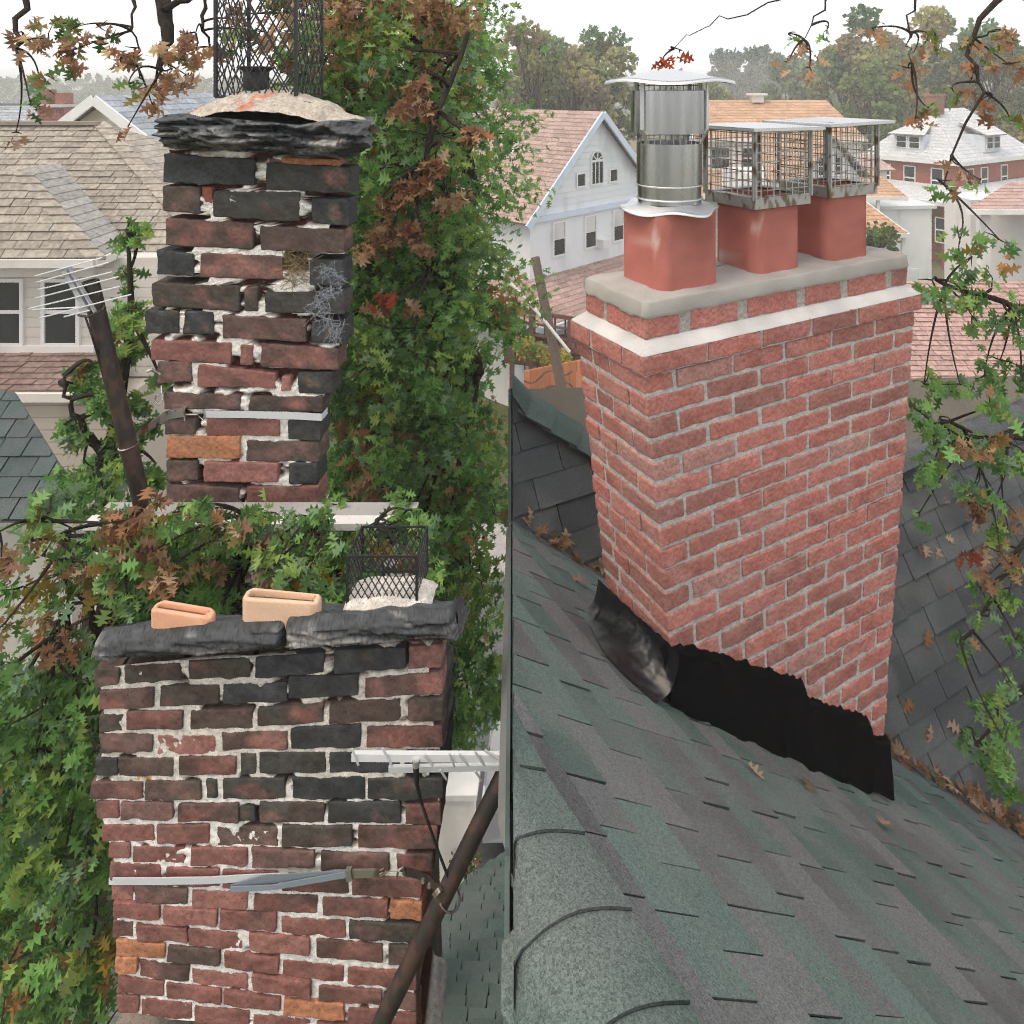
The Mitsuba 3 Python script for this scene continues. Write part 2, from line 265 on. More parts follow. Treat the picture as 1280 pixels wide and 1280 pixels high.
def old_chimney(key, bricks, D, deep, core, seed, taper):
    rs = np.random.default_rng(seed)
    for i, (x0, x1, a0, a1, b0, b1, soot, tone) in enumerate(bricks):
        off = rs.uniform(-.003, .003) - (.006 if tone == 'o' else 0) - (.005 if soot < .3 and tone != 'o' and rs.random() < .12 else 0)
        j = rs.uniform(-.8, .8, 4)
        f = [P(x0 + j[0], a0, D + off), P(x1 + j[1], a1, D + off), P(x1 + j[2], b1, D + off), P(x0 + j[3], b0, D + off)]
        bk = [p + [0, deep, 0] for p in f]
        w = x1 - x0
        v, q, ab = brick_mesh(f + bk, 20 if w > 30 else 9, 9, 3, r=.0042 * D / 1.9, rough=.0034 * D / 1.9, seed=seed * 100 + i)
        m = MB().add(v, q, old_brick_color(v, ab, soot, tone, seed * 100 + i))
        m.build(key + '__brick', 'old_brick', True)
    # mortar: the bed behind the bricks, lime where it has survived, dark where it has fallen out
    x0, x1, y0, y1 = core[0], core[1], core[2], core[3]
    ys = np.arange(y0, y1 + 1, 2.5); us = np.linspace(0, 1, 150)
    brk = np.array([b[:6] for b in bricks])
    def edge(y, side):
        cy = (brk[:, 2] + brk[:, 4]) / 2
        near = np.abs(cy - y) < 16
        if not near.any(): return x0 if side == 0 else x1
        return brk[near, 0].min() if side == 0 else brk[near, 1].max()
    L = np.convolve(np.pad([edge(y, 0) for y in ys], 3, 'edge'), np.ones(7) / 7, 'valid') + 5
    R = np.convolve(np.pad([edge(y, 1) for y in ys], 3, 'edge'), np.ones(7) / 7, 'valid') - 4
    X = L[:, None] + (R - L)[:, None] * us[None]; Y = np.repeat(ys[:, None], len(us), 1)
    base = np.stack([(X - CX) / F_ * D, X * 0 + D, EYE - (Y - CY) / F_ * D], -1)
    q = np.stack([X / 26, Y / 11, X * 0 + seed], -1)
    lime = meshkit.fbm(q * .8, 3, seed)
    t = (Y - y0) / (y1 - y0)
    thr = core[4](X, Y); hole = (np.abs(X - 369) < 15) & (np.abs(Y - 328) < 12) & (seed == 3)
    thr = np.where(hole, 2.0, thr)
    has = np.clip((lime - thr) * 16, 0, 1)
    fine = meshkit.fbm(np.stack([X / 4, Y / 4, X * 0], -1), 3, seed + 5)
    base[..., 1] += (.0045 + (1 - has) * .017 + (fine - .5) * .005) * D / 1.9
    base[..., 1] += hole * .05
    clean = np.clip(core[5](X, Y), 0, 1)
    white = np.array([.58, .54, .48]) * (1 - clean[..., None]) + np.array([.95, .93, .89]) * clean[..., None]
    lich = np.clip((core[6](X, Y) * (fine + .25) - .5) * 6, 0, 1)[..., None]
    white = white * (1 - lich) + np.array([.42, .38, .06]) * lich
    dark = np.array([.085, .04, .034]) * (.5 + .8 * fine)[..., None]
    col = white * has[..., None] * (.88 + .3 * fine)[..., None] + dark * (1 - has[..., None])
    m = MB().grid(base, col)
    bl, br = base[:, :1].copy(), base[:, -1:].copy()
    bl2, br2 = bl + [taper * .15, deep * .0 + core[7], 0], br + [-taper, core[7], 0]
    if seed == 2:
        for q_ in (bl2, br2): q_[..., 2] = np.minimum(q_[..., 2], base[0, 0, 2] - .17)
    m.grid(np.concatenate([bl2, bl], 1), (.3, .25, .22)); m.grid(np.concatenate([br, br2], 1), np.concatenate([col[:, -1:]] * 2, 1))
    m.grid(np.concatenate([br2, bl2], 1), (.3, .2, .18))
    m.grid(np.stack([np.stack([base[0, 0], base[0, -1]]), np.stack([bl2[0, 0], br2[0, 0]])]), (.3, .28, .25), flip=True)
    m.build(key + '__mortar', 'mortar', True)

def slab(key, top, bot, D, depth, back_drop, seed, pale, parent_bsdf='slate', amp=.11, squeeze=.94):
    """A broken slate coping: top and bottom outlines in photograph pixels, at depth D, ledges along its broken front."""
    tx, ty = np.array(top, float).T; bx, by = np.array(bot, float).T
    n, m_ = 170, 16
    us = np.linspace(0, 1, n)
    xt = tx[0] + (tx[-1] - tx[0]) * us; xb = bx[0] + (bx[-1] - bx[0]) * us
    yt = np.interp(xt, tx, ty) + 1.6 * (meshkit.fbm(np.stack([us * 13, us * 0, us * 0 + seed], -1), 4) - .5); yb = np.interp(xb, bx, by) + 3 * (meshkit.fbm(np.stack([us * 18, us * 0 + 9, us * 0 + seed], -1), 4) - .5)
    vs = np.linspace(0, 1, m_)[:, None]
    X = xt + (xb - xt) * vs; Y = yt + (yb - yt) * vs
    q = np.stack([X / 34, Y / 4.2, X * 0 + seed], -1)
    led = meshkit.fbm(q, 4, seed); st = np.floor(led * 9) / 9 + .4 * (led % (1 / 9))
    bulge = .02 * np.sin(np.pi * np.clip(vs * 1.0, 0, 1)) * D / 1.9
    endr = .03 * (np.clip(np.abs(us - .5) * 2 - .94, 0, 1) / .06) ** 2
    off = -(st - .5) * amp * D / 1.9 - bulge + endr[None] + (vs > .75) * (vs - .75) * .25 * amp / .11 + (np.clip(.16 - vs, 0, 1) * .12)
    G = np.stack([(X - CX) / F_ * D, D + off, EYE - (Y - CY) / F_ * D], -1)
    pn = .6 * meshkit.fbm(np.stack([X / 60, Y / 16, X * 0 + seed * 2], -1), 4, seed + 2) + .4 * led
    w = np.clip((pn - .5) * 6 + pale(X, vs), 0, 1)[..., None]
    fine = meshkit.fbm(np.stack([X / 7, Y / 2.5, X * 0], -1), 3, seed + 6)[..., None]
    col = (np.array([.050, .056, .066]) * (1 - w) + np.array([.36, .39, .35]) * w) * (.45 + 1.1 * fine) * np.where((led % (1 / 9)) * 9 < .16, .35, 1)[..., None]
    m = MB().grid(G, col)
    k = 12; kk = np.linspace(0, 1, k)[:, None, None]
    xm = G[0, :, 0].mean(); shift = lambda q: np.concatenate([(q[..., :1] - xm) * (squeeze - 1), q[..., :1] * 0, q[..., :1] * 0], -1)
    back = G[0] + np.array([0, depth, -back_drop]) + shift(G[0]); topg = G[0] * (1 - kk) + back * kk
    topg = topg + (nz(topg, 18, seed) - .5)[..., None] * np.array([0, 0, .02]) * np.minimum(kk * 4, 1)
    m.grid(topg, np.array([.10, .115, .13]) * np.ones_like(topg) * (.6 + .8 * nz(topg, 12, 3))[..., None], flip=True)
    bb = G[-1] * (1 - kk) + (G[-1] + np.array([0, depth, -back_drop * .6]) + shift(G[-1])) * kk
    m.grid(bb, (.05, .05, .055))
    for e, fl in ((0, True), (-1, False)):
        side = np.stack([G[:, e] * (1 - s) + (G[:, e] + shift(G[:, e]) + np.array([0, depth, 0]) - np.array([0, 0, back_drop]) * (1 - .4 * np.linspace(0, 1, m_))[:, None]) * s for s in np.linspace(0, 1, 8)], 1)
        side[..., 0] += (nz(side, 25, 4) - .5) * .02
        m.grid(side, (.07, .08, .09), flip=fl)
    m.build(key, parent_bsdf, True)

def lattice_cage(key, c0, c1, z0, z1, cell, wire, bsdf, taper=0):
    """Expanded-metal cage: four sides of diamond mesh between corners c0 and c1 (x, y)."""
    xs, ys = (c0[0], c1[0]), (c0[1], c1[1])
    cor = [(xs[0], ys[0]), (xs[1], ys[0]), (xs[1], ys[1]), (xs[0], ys[1])]
    for s in range(4):
        a, b = np.array(cor[s]), np.array(cor[(s + 1) % 4]); Ln = np.linalg.norm(b - a); H = z1 - z0
        m = MB(); nx = max(2, round(Ln / cell)); nzv = max(2, round(H / (cell * 1.7)))
        for i in range(nx):
            for k in range(nzv):
                mid = [(i + .5) / nx, (k + .5) / nzv]
                four = [(i / nx, (k + .5) / nzv), ((i + .5) / nx, (k + 1) / nzv), ((i + 1) / nx, (k + .5) / nzv), ((i + .5) / nx, k / nzv)]
                pts = [np.array([*(a + (b - a) * u), z0 + H * w]) for u, w in four]
                for e in range(4): m.bar(pts[e], pts[(e + 1) % 4], wire, wire * 1.6)
        m.build(key + '__mesh_side', bsdf)
    for x, y in cor:
        MB().bar([x, y, z0], [x, y, z1], wire * 4, wire * 4, up=(0, 1, 0)).build(key + '__corner_post', bsdf)
    for z in (z0, z1):
        m = MB()
        for s in range(4): m.bar([*cor[s], z], [*cor[(s + 1) % 4], z], wire * 2, wire * 3)
        m.build(key + '__rim', bsdf)

def mound(key, prof, D, depth, seed, col, redspot=None):
    """Rough mortar crown: a mound over a front outline (photograph pixels), falling away front and back."""
    px, py = np.array(prof, float).T
    n, k = 90, 26
    X = np.linspace(px[0], px[-1], n); Yt = np.interp(X, px, py); yb = max(py[0], py[-1]) + 18
    s = np.linspace(0, 1, k)[:, None]
    hump = np.clip(np.sin(np.pi * np.clip(s * .9 + .1, 0, 1)), 0, 1) ** .45
    hump = np.where(s < .5, np.minimum(hump, 1), hump)
    Yp = yb + (Yt - yb)[None] * np.clip(hump / hump.max(), 0, 1)
    G = np.stack([(X[None] - CX) / F_ * D + 0 * s, D + depth * s + 0 * X[None], EYE - (Yp - CY) / F_ * D], -1)
    G[..., 2] += (nz(G, 30, seed, 4) - .5) * .022; G[..., 1] += (nz(G, 26, seed + 1) - .5) * .02
    f = nz(G, 60, seed + 2)[..., None]
    c = np.array(col) * (.7 + .6 * f)
    if redspot is not None:
        w = np.clip((nz(G, 12, seed + 4) - .5) * 6 + redspot(X)[None], 0, 1)[..., None]; c = c * (1 - w) + np.array([.42, .17, .10]) * (.6 + .8 * f) * w
    MB().grid(G, c, flip=True).build(key, 'mortar', True)

# ---- first old chimney (narrow end, upper left)
DA = 2.9
A = 'narrow_brick_chimney'
tag(A, 'narrow crumbling old chimney with dark mesh cage and one bright orange brick', 'chimney')
old_chimney(A, rows_of(BR_A), DA, .11, (200, 430, 188, 770, lambda X, Y: .42 + .10 * (Y < 200) + .02 * (Y > 480), lambda X, Y: .8 + .3 * (nz(np.stack([X, Y, X * 0], -1), .03) - .5) + 0 * X, lambda X, Y: 0 * X, .32), 3, .09)
m = MB(); 
for x0, x1, y0, y1, t in ((351, 424, 196, 206, (.42, .18, .12)), (248, 300, 191, 196, (.5, .45, .38)), (251, 265, 232, 253, (.30, .10, .08)), (335, 352, 197, 204, (.2, .15, .13))):
    v, q, ab = brick_mesh([P(x0, y0, DA + .006), P(x1, y0 + 3, DA + .006), P(x1, y1 + 2, DA + .006), P(x0, y1, DA + .006)] + [P(x0, y0, DA + .006) + [0, .08, 0], P(x1, y0, DA + .006) + [0, .08, 0], P(x1, y1, DA + .006) + [0, .08, 0], P(x0, y1, DA + .006) + [0, .08, 0]], 8, 4, 2, .006, .006, x0)
    MB().add(v, q, np.array(t) * (.7 + .6 * nz(v, 40))[:, None]).build(A + '__mortar_chunk', 'mortar', True)
slab(A + '__coping_slab', [(192, 145), (215, 142), (300, 150), (370, 156), (410, 151), (458, 153)], [(197, 183), (208, 187), (300, 192), (380, 199), (435, 199), (455, 186)], DA - .09, .42, .0, 5, lambda X, v: .35 * (v > .35) * (X < 420) - .6 * (X < 250) * (v < .4) - .7 * (X > 425), squeeze=.74)
labels[A + '__coping_slab'] = {'label': 'split dark slate coping slab with pale broken edge'}
mound(A + '__crown', [(214, 150), (222, 136), (245, 127), (268, 118), (290, 114), (345, 115), (365, 122), (395, 131), (405, 142), (432, 151), (440, 158)], DA - .075, .42, 11, (.50, .45, .385), lambda X: 1.1 * np.exp(-((X - 320) / 28) ** 2) - .9)
pa, pb = P(271, 118, DA + .06), P(371, 124, DA + .06)
lattice_cage(A + '__spark_cage', (pa[0], DA + .05), (pb[0], DA + .05 + .30), pa[2] - .01, P(0, -25, DA)[2], .048, .0030, 'black_metal')
c = P(320, 100, DA + .2)
MB().tube([c - [0, 0, .07], c + [0, 0, .035]], [.05, .05], 16).lathe([(.05, .035), (.075, .05), (.07, .055), (.03, .05)], c, 16).build(A + '__flue_outlet', 'black_metal', 30 > 0)
MB().hexa([P(345, 119, DA + .02), P(388, 128, DA + .02), P(388, 131, DA + .02), P(345, 123, DA + .02)] + [P(345, 119, DA + .02) + [0, .2, 0], P(388, 128, DA + .02) + [0, .2, 0], P(388, 131, DA + .02) + [0, .2, 0], P(345, 123, DA + .02) + [0, .2, 0]]).build(A + '__base_plate', 'black_metal')
# nest stuffed into the missing brick
m = MB(); rs = np.random.default_rng(5)
for i in range(170):
    c = P(rs.normal(369, 8), rs.normal(335, 13), DA + rs.uniform(-.012, .05)); d = unit(rs.normal(size=3) * [1, .5, 1]) * rs.uniform(.02, .055)
    m.tube([c - d, c + unit(rs.normal(size=3)) * .008, c + d], .0012, 4, np.array([.34, .24, .14]) * rs.uniform(.3, 1.3), False)
tag(m.build('bird_nest', 'matte'), 'small dry straw nest tucked into a missing brick of the leaning chimney', 'nest')
# old spider web lint
m = MB()
for i in range(150):
    t = rs.random(); c = P(408 + 10 * math.sin(t * 9) + rs.normal(0, 7), 335 + 95 * t, DA - .012 - rs.uniform(0, .006)); d = unit(rs.normal(size=3) * [1, .15, 1.2]) * rs.uniform(.015, .045)
    m.tube([c - d, c + rs.normal(size=3) * .008, c + d * .8], .0006, 3, (.42, .47, .54), False)
tag(m.build('cobweb', 'matte'), 'grey blue cobweb clinging to sooty bricks at the right edge of the leaning chimney', 'cobweb')

# ---- second old chimney (wide face, lower left)
DB = 1.9
B = 'wide_brick_chimney'
tag(B, 'wide old chimney with white joints and sooty top under a long slate coping', 'chimney')
rowsB = rows_of(BR_B)
old_chimney(B, rowsB, DB, .06, (118, 552, 806, 1330, lambda X, Y: .30 + .16 * (Y < 905) * (X > 250) + .12 * (X > 480) * (Y > 990) + .10 * ((Y > 960) & (Y < 1060) & (X > 300)), lambda X, Y: np.clip((Y - 960) / 80, 0, 1) * .85 + .4, lambda X, Y: 1.0 * np.exp(-((X - 176) / 30) ** 2 - ((Y - 975) / 5) ** 2) + .6 * np.exp(-((X - 180) / 12) ** 2 - ((Y - 945) / 4) ** 2), .20), 2, .012)
for k, (y0, y1) in enumerate([(842, 866), (874, 902), (909, 934), (940, 966), (974, 1000), (1004, 1030), (1036, 1060), (1069, 1090), (1100, 1123), (1130, 1152), (1158, 1178), (1185, 1206), (1215, 1237), (1243, 1263)]):
    xr = [b[1] for b in rowsB if abs((b[3] + b[5]) / 2 - (y0 + y1) / 2) < 8]
    xr = max(xr) - (1 if k % 2 else 3) if xr else 530
    f = [P(xr - 26, y0, DB), P(xr, y0, DB), P(xr, y1, DB), P(xr - 26, y1, DB)]
    f = [p + [0, .068, 0] for p in f]; bk = [p + [0, .12, 0] for p in f]
    v, q, ab = brick_mesh(f + bk, 6, 6, 5, .009, .004, 900 + k)
    MB().add(v, q, old_brick_color(v, ab, .8 if k < 6 else .25, 'o' if k == 10 else 'r', 900 + k)).build(B + '__brick', 'old_brick', True)
slab(B + '__coping_slab', [(115, 802), (128, 795), (160, 790), (200, 789), (280, 784), (352, 778)], [(119, 822), (130, 829), (160, 827), (230, 822), (300, 818), (358, 816)], DB - .06, .20, .12, 21, lambda X, v: -.2 + .3 * (v > .5), amp=.026)
slab(B + '__coping_slab', [(354, 777), (420, 774), (432, 774), (500, 768), (530, 764), (566, 765)], [(360, 817), (420, 811), (480, 806), (545, 800), (562, 804), (576, 808)], DB - .065, .205, .12, 27, lambda X, v: .45 * (v > .2) - .5 * (v < .25), amp=.03)
mound(B + '__crown', [(424, 772), (430, 760), (442, 754), (470, 751), (505, 752), (528, 758), (536, 768)], DB + .01, .16, 15, (.66, .63, .57))
def flue_tile(key, x0, x1, y0, y1, D, dep, cut, col):
    """Square clay flue tile with rounded corners; cut = how much of its right rim is broken down."""
    a, b = P(x0, y1 + 8, D), P(x1, y0, D); w = b[0] - a[0]; h = b[2] - a[2]; r = .018; t = .016
    def ring(ins):
        out = []
        for cx_, cy_, a0 in ((1, 0, -90), (1, 1, 0), (0, 1, 90), (0, 0, 180)):
            for q in np.radians(np.linspace(a0, a0 + 90, 6)):
                x = (w - r if cx_ else r) + (r - ins) * math.cos(q); y = (dep - r if cy_ else r) + (r - ins) * math.sin(q)
                out.append((a[0] + x, D + y))
        return np.array(out + out[:1])
    o, i = ring(0), ring(t)
    def top(p): return a[2] + h - cut * np.clip((p[:, 0] - a[0]) / w - .55, 0, 1) * h * 1.6 + (nz(np.c_[p, p[:, :1] * 0], 60) - .5) * .008
    zo, zi = top(o), top(i)
    lay = [np.c_[o, o[:, 0] * 0 + a[2]], np.c_[o, zo - .004], np.c_[(o * .7 + i * .3), zo], np.c_[i, zi], np.c_[i, i[:, 0] * 0 + a[2] + .0]]
    G = np.array(lay); c = np.array(col) * (.8 + .4 * nz(G, 30))[..., None]
    MB().grid(G, c, flip=True).build(key, 'clay', 40 > 0)
flue_tile(B + '__flue_tile', 185, 262, 764, 784, DB - .045, .045, .6, (.72, .42, .24))
flue_tile(B + '__flue_tile', 300, 396, 750, 778, DB - .045, .05, .3, (.74, .52, .36))
pa, pb = P(436, 752, DB + .05), P(522, 752, DB + .05)
lattice_cage(B + '__spark_cage', (pa[0], DB + .04), (pb[0], DB + .04 + .13), pa[2], P(0, 708, DB)[2], .018, .0016, 'black_metal')
c = (P(479, 748, DB + .1)); MB().box((c[0] - .07, DB + .06, c[2] - .02), (c[0] + .07, DB + .15, c[2] + .012)).build(B + '__flue_outlet', 'black_metal')
# ---------------------------------------------------------------- the rebuilt chimney on the green roof
U = np.array([.857, .515, 0]); U /= np.linalg.norm(U); V = np.array([-U[1], U[0], 0])
P0 = np.array([.329, 2.5, EYE - 2.05])
C = 'rebuilt_brick_chimney'
tag(C, 'rebuilt red brick chimney with grey joints, clay flues and black tar base', 'chimney')
ZT, ZB = EYE - .94, EYE - 2.05
def rect(z):
    """Near corner, length along U, length along V of the body at height z: the stack widens slightly towards its top."""
    t = min(1.0, (z - ZB) / (ZT - ZB))
    return np.array([.329 + (.219 - .329) * t, 2.5 - .05 * t, z]), 1.13 + .27 * t, .395 + .03 * t
def face(z, s, d):
    """Point at height z, fraction s along the long right face (0 = near corner), d metres into the stack."""
    c, lu, lv = rect(z); return c + U * lu * s + V * d
def lface(z, s, d):
    c, lu, lv = rect(z); return c + V * lv * s + U * d
CH = .0722; J = .0125
rs = np.random.default_rng(31)
TONES = [(.43, .135, .105), (.40, .12, .095), (.37, .11, .10), (.46, .16, .12), (.30, .095, .095), (.42, .15, .13), (.26, .085, .09), (.40, .19, .15)]
TW = np.array([4, 4, 4, 3.5, 3, 3, 2.4, 1.8]); TW /= TW.sum()
def new_brick(c8, seed, nx=8, tone=None):
    v, q, ab = brick_mesh(c8, nx, 5, 3, .008, .0045, seed)
    t = np.array(TONES[tone if tone is not None else rs.choice(len(TONES), p=TW)]) * [1.12, 1.18, 1.24]
    t = t * .84 + np.array([.50, .36, .34]) * .16
    so = np.array([seed * 1.7, seed * .9, 0]); n1 = nz(v + so, 22, 2)[:, None]; n2 = np.clip((nz(v + so, 13, 7) - .52) * 5, 0, 1)[:, None]
    edge = np.clip((np.maximum(np.abs(ab[:, 0] - .5) * 2, np.abs(ab[:, 1] - .5) * 2) - .75) * 3, 0, 1)[:, None]
    col = t * (.72 + .56 * n1); col = col + (np.array([.47, .27, .24]) - col) * (.35 * edge + .55 * n2 * (n1 > .48))
    MB().add(v, q, col).build(C + '__brick', 'new_brick', True)
def row(zt, zb, odd, proud=0.0, sd=0):
    """One course seen on both faces; the corner brick turns the corner."""
    dep = .095
    n = 5.5; un = 1 / n
    cuts = [0, .5] + [k + .5 for k in range(1, 6)] if odd else list(range(6)) + [5.5]
    for k in range(len(cuts) - 1):
        lu = rect(zt)[1]; g = J / lu / 2
        s0, s1 = cuts[k] * un + (0 if k == 0 else g), min(1, cuts[k + 1] * un) - (0 if k == len(cuts) - 2 else g)
        if s1 - s0 < .02: continue
        o = -proud + rs.uniform(-.003, .003)
        d1 = dep if k else .095 + (.11 if odd else 0)
        d0 = o
        sa = s0 - (proud / lu if k == 0 else 0); sb = s1 + (proud / lu if k == len(cuts) - 2 else 0)
        jt = rs.uniform(-.002, .002, 4)
        f = [face(zt + jt[0], sa, d0), face(zt + jt[1], sb, d0), face(zb + jt[2], sb, d0), face(zb + jt[3], sa, d0)]
        bk = [face(zt + jt[0], sa, d1), face(zt + jt[1], sb, d1), face(zb + jt[2], sb, d1), face(zb + jt[3], sa, d1)]
        new_brick(f + bk, sd * 40 + k, 12)
    # left face after the corner brick
    lv = rect(zt)[2]; st = (.205 if odd else .095) / lv + J / lv
    ends = [st] + ([st + (1 - st) * .52, 1.0] if odd else [st + (1 - st) * .62, 1.0])
    for k in range(2):
        s0, s1 = ends[k] + (J / lv / 2 if k else 0), ends[k + 1] - (J / lv / 2 if k == 0 else 0)
        if k == 1: s1 += proud / lv
        o = -proud + rs.uniform(-.003, .003)
        f = [lface(zt, s1, o), lface(zt, s0, o), lface(zb, s0, o), lface(zb, s1, o)]
        bk = [lface(zt, s1, o + .095), lface(zt, s0, o + .095), lface(zb, s0, o + .095), lface(zb, s1, o + .095)]
        new_brick(f + bk, sd * 40 + 20 + k, 6)
z = ZT; k = 0
while z > EYE - 3.12:
    row(z - J / 2, z - CH + J / 2, k % 2 == 0, 0, k); z -= CH; k += 1
row(ZT + .066, ZT + .002, False, .017, 60)
ztop = ZT + .066
# mortar core of the stack
def tower(m, zs, ins, col):
    r = []
    for z_, i_ in zip(zs, ins):
        c, lu, lv = rect(z_); i_ = np.array(i_, float)
        r.append([c + U * i_ + V * i_, c + U * (lu - i_) + V * i_, c + U * (lu - i_) + V * (lv - i_), c + U * i_ + V * (lv - i_), c + U * i_ + V * i_])
    m.grid(np.array(r), col)
    return r
m = MB(); r = tower(m, [EYE - 3.3, ZT + .003], [.006, .006], (.52, .485, .475))
m.build(C + '__mortar', 'mortar')
m = MB(); r = tower(m, [ZT + .0, ZT + .066], [-.010, -.010], (.47, .44, .42)); m.build(C + '__mortar', 'mortar')
# white mortar wash over the corbel, set-back top course, grey crown
m = MB(); zs = [ZT + .060, ZT + .070, ZT + .110, ZT + .116]; ins = [-.019, -.016, .022, .06]
NW = 60
def ringpts(z_, i_, n=NW, rnd=.03):
    c, lu, lv = rect(z_); hw, hv = lu / 2 - i_, lv / 2 - i_; o = c + U * lu / 2 + V * lv / 2; out = []
    rnd = min(rnd, hv)
    for sx, sy, a0 in ((-1, -1, 180), (1, -1, 270), (1, 1, 0), (-1, 1, 90)):
        for q in np.radians(np.linspace(a0, a0 + 90, 7)):
            out.append(o + U * (sx * (hw - rnd) + rnd * math.cos(q)) + V * (sy * (hv - rnd) + rnd * math.sin(q)))
    pts = []
    for i in range(len(out)):
        a, b = out[i], out[(i + 1) % len(out)]; nn = max(1, int(np.linalg.norm(b - a) / .03))
        pts += [a + (b - a) * t for t in np.linspace(0, 1, nn, endpoint=False)]
    return pts
def rings(key, zi, bsdf, col, rnd=.012, rough=.004, n=180):
    R = []
    for z_, i_ in zi:
        p = np.array(ringpts(z_, i_, rnd=rnd)); d = np.r_[0, np.cumsum(np.linalg.norm(np.diff(np.vstack([p, p[:1]]), axis=0), axis=1))]
        t = np.linspace(0, d[-1], n); q = np.vstack([p, p[:1]]); R.append(np.stack([np.interp(t, d, q[:, a]) for a in range(3)], 1))
    G = np.array(R); G = G + (nz(G, 22, 3)[..., None] - .5) * rough * 2
    G[:, -1] = G[:, 0]
    MB().grid(G, np.array(col) * (.85 + .3 * nz(G, 9, 5))[..., None]).build(key, bsdf, True)
rings(C + '__mortar_wash', [(ZT + .066, -.016), (ZT + .071, -.014), (ZT + .100, .021), (ZT + .104, .07)], 'concrete', (.60, .59, .585), .006, .0015)
zc0, zc1 = ZT + .098, ZT + .186
lu_, lv_ = rect(ZT)[1], rect(ZT)[2]
m = MB()
c_ = rect(ZT)[0]
def setback(s0, s1, zt, zb, side, sd):
    i = .024
    if side == 'u':
        f = [c_ + U * (i + s0 * (lu_ - 2 * i)) + V * i, c_ + U * (i + s1 * (lu_ - 2 * i)) + V * i]; n = V
    else:
        f = [c_ + V * (i + s1 * (lv_ - 2 * i)) + U * i, c_ + V * (i + s0 * (lv_ - 2 * i)) + U * i]; n = U
    q = [np.array([*p[:2], h]) for p, h in ((f[0], zt), (f[1], zt), (f[1], zb), (f[0], zb))]
    new_brick(q + [p + n * .09 for p in q], sd, 8, [0, 2, 1, 6, 3, 1, 2, 0, 3][sd % 9])
for k, (a, b) in enumerate([(0, .105), (.14, .30), (.335, .52), (.55, .70), (.73, .90), (.925, 1)]): setback(a, b, zc1, zc0 + .004, 'u', 700 + k)
for k, (a, b) in enumerate([(.25, .62), (.68, 1)]): setback(a, b, zc1, zc0 + .004, 'v', 720 + k)
rings(C + '__mortar', [(zc0 - .02, .029), (zc1 + .01, .029)], 'mortar', (.42, .40, .36), .006, .003)
rings(C + '__crown', [(zc1 - .014, .020), (zc1 - .004, .014), (zc1 + .036, .018), (zc1 + .044, .030), (zc1 + .058, .12), (zc1 + .062, lv_ / 2 - .002)], 'concrete', (.41, .395, .365), .02, .007)
zcr = zc1 + .052
# clay flues
def flue(s, w, h, d0, top_open=True):
    o = c_ + U * (s * lu_) + V * d0; r = w * .2; t = .018
    def ring(ins, z_):
        out = []
        for a_, b_, a0 in ((1, 0, -90), (1, 1, 0), (0, 1, 90), (0, 0, 180)):
            for q in np.radians(np.linspace(a0, a0 + 90, 9)):
                x = (w - r if a_ else r) + (r - ins) * math.cos(q); y = (w * .92 - r if b_ else r) + (r - ins) * math.sin(q)
                p = o + U * x + V * y; out.append([p[0], p[1], z_])
        return out + out[:1]
    G = np.array([ring(0, zcr - .03), ring(0, zcr + h * .5), ring(0, zcr + h - .006), ring(.006, zcr + h), ring(t, zcr + h), ring(t, zcr + .05)])
    Gs = np.concatenate([np.linspace(G[0], G[2], 10), G[3:]])
    col = np.array([.47, .185, .135]) * (.75 + .5 * nz(Gs, 9, 8))[..., None]
    stain = np.clip((nz(Gs * [1, 1, .35], 22, 6) - .66) * 9, 0, 1)[..., None]; col = col * (1 - stain) + np.array([.62, .45, .38]) * stain
    soot = np.clip((nz(Gs * [1, 1, .25], 15, 16, 4) - .55) * 5, 0, 1)[..., None] * .45; col = col * (1 - soot) + np.array([.22, .10, .08]) * soot
    MB().grid(Gs, col).build(C + '__flue_tile', 'clay', 40 > 0)
    ctr = o + U * w / 2 + V * w * .46
    return o, ctr, zcr + h
W1 = .275
f1 = flue(.08, W1, .262, .06); f2 = flue(.395, .255, .275, .07); f3 = flue(.68, .255, .285, .07)
# stainless cap on the first flue
c1 = f1[1]; zf = f1[2]; K = C + '__flue_cap'
m = MB(); n = 40
g = np.linspace(0, 2 * np.pi, 97); sq = .178 * (1 + .07 * np.sin(4 * g)) 
pl = np.array([[(c1[0] + rr * k * math.cos(a), c1[1] + rr * k * math.sin(a), zf + 0.004 + dz - (.007 * math.sin(5 * a) if k == 1 else 0)) for a, rr in zip(g, sq)] for k, dz in ((.45, .02), (.62, .012), (1, .0), (1.0, -.012))])
MB().grid(pl, flip=True).build(K + '__base_plate', 'aluminium', True)
R2 = .118; R1 = .140
def cyl(key, r0, r1, z0, z1, bsdf='steel', n=56):
    gg = np.linspace(0, 2 * np.pi, n + 1); zz = np.linspace(z0, z1, 3); rr = np.linspace(r0, r1, 3)
    wob = 1 + .006 * np.sin(gg * 7 + 1) + .004 * np.sin(gg * 13)
    o = np.array([[(c1[0] + r * w * math.cos(a), c1[1] + r * w * math.sin(a), z_) for a, w in zip(gg, wob)] for z_, r in zip(zz, rr)])
    i = o.copy(); i[..., :2] = c1[:2] + (i[..., :2] - c1[:2]) * .975
    m = MB().grid(o); m.grid(i, flip=True); m.grid(np.stack([o[-1], i[-1]])); m.grid(np.stack([i[0], o[0]])); m.build(key, bsdf, True)
cyl(K + '__collar', R2 * .96, R2 * .97, zf + 0.017, zf + 0.081)
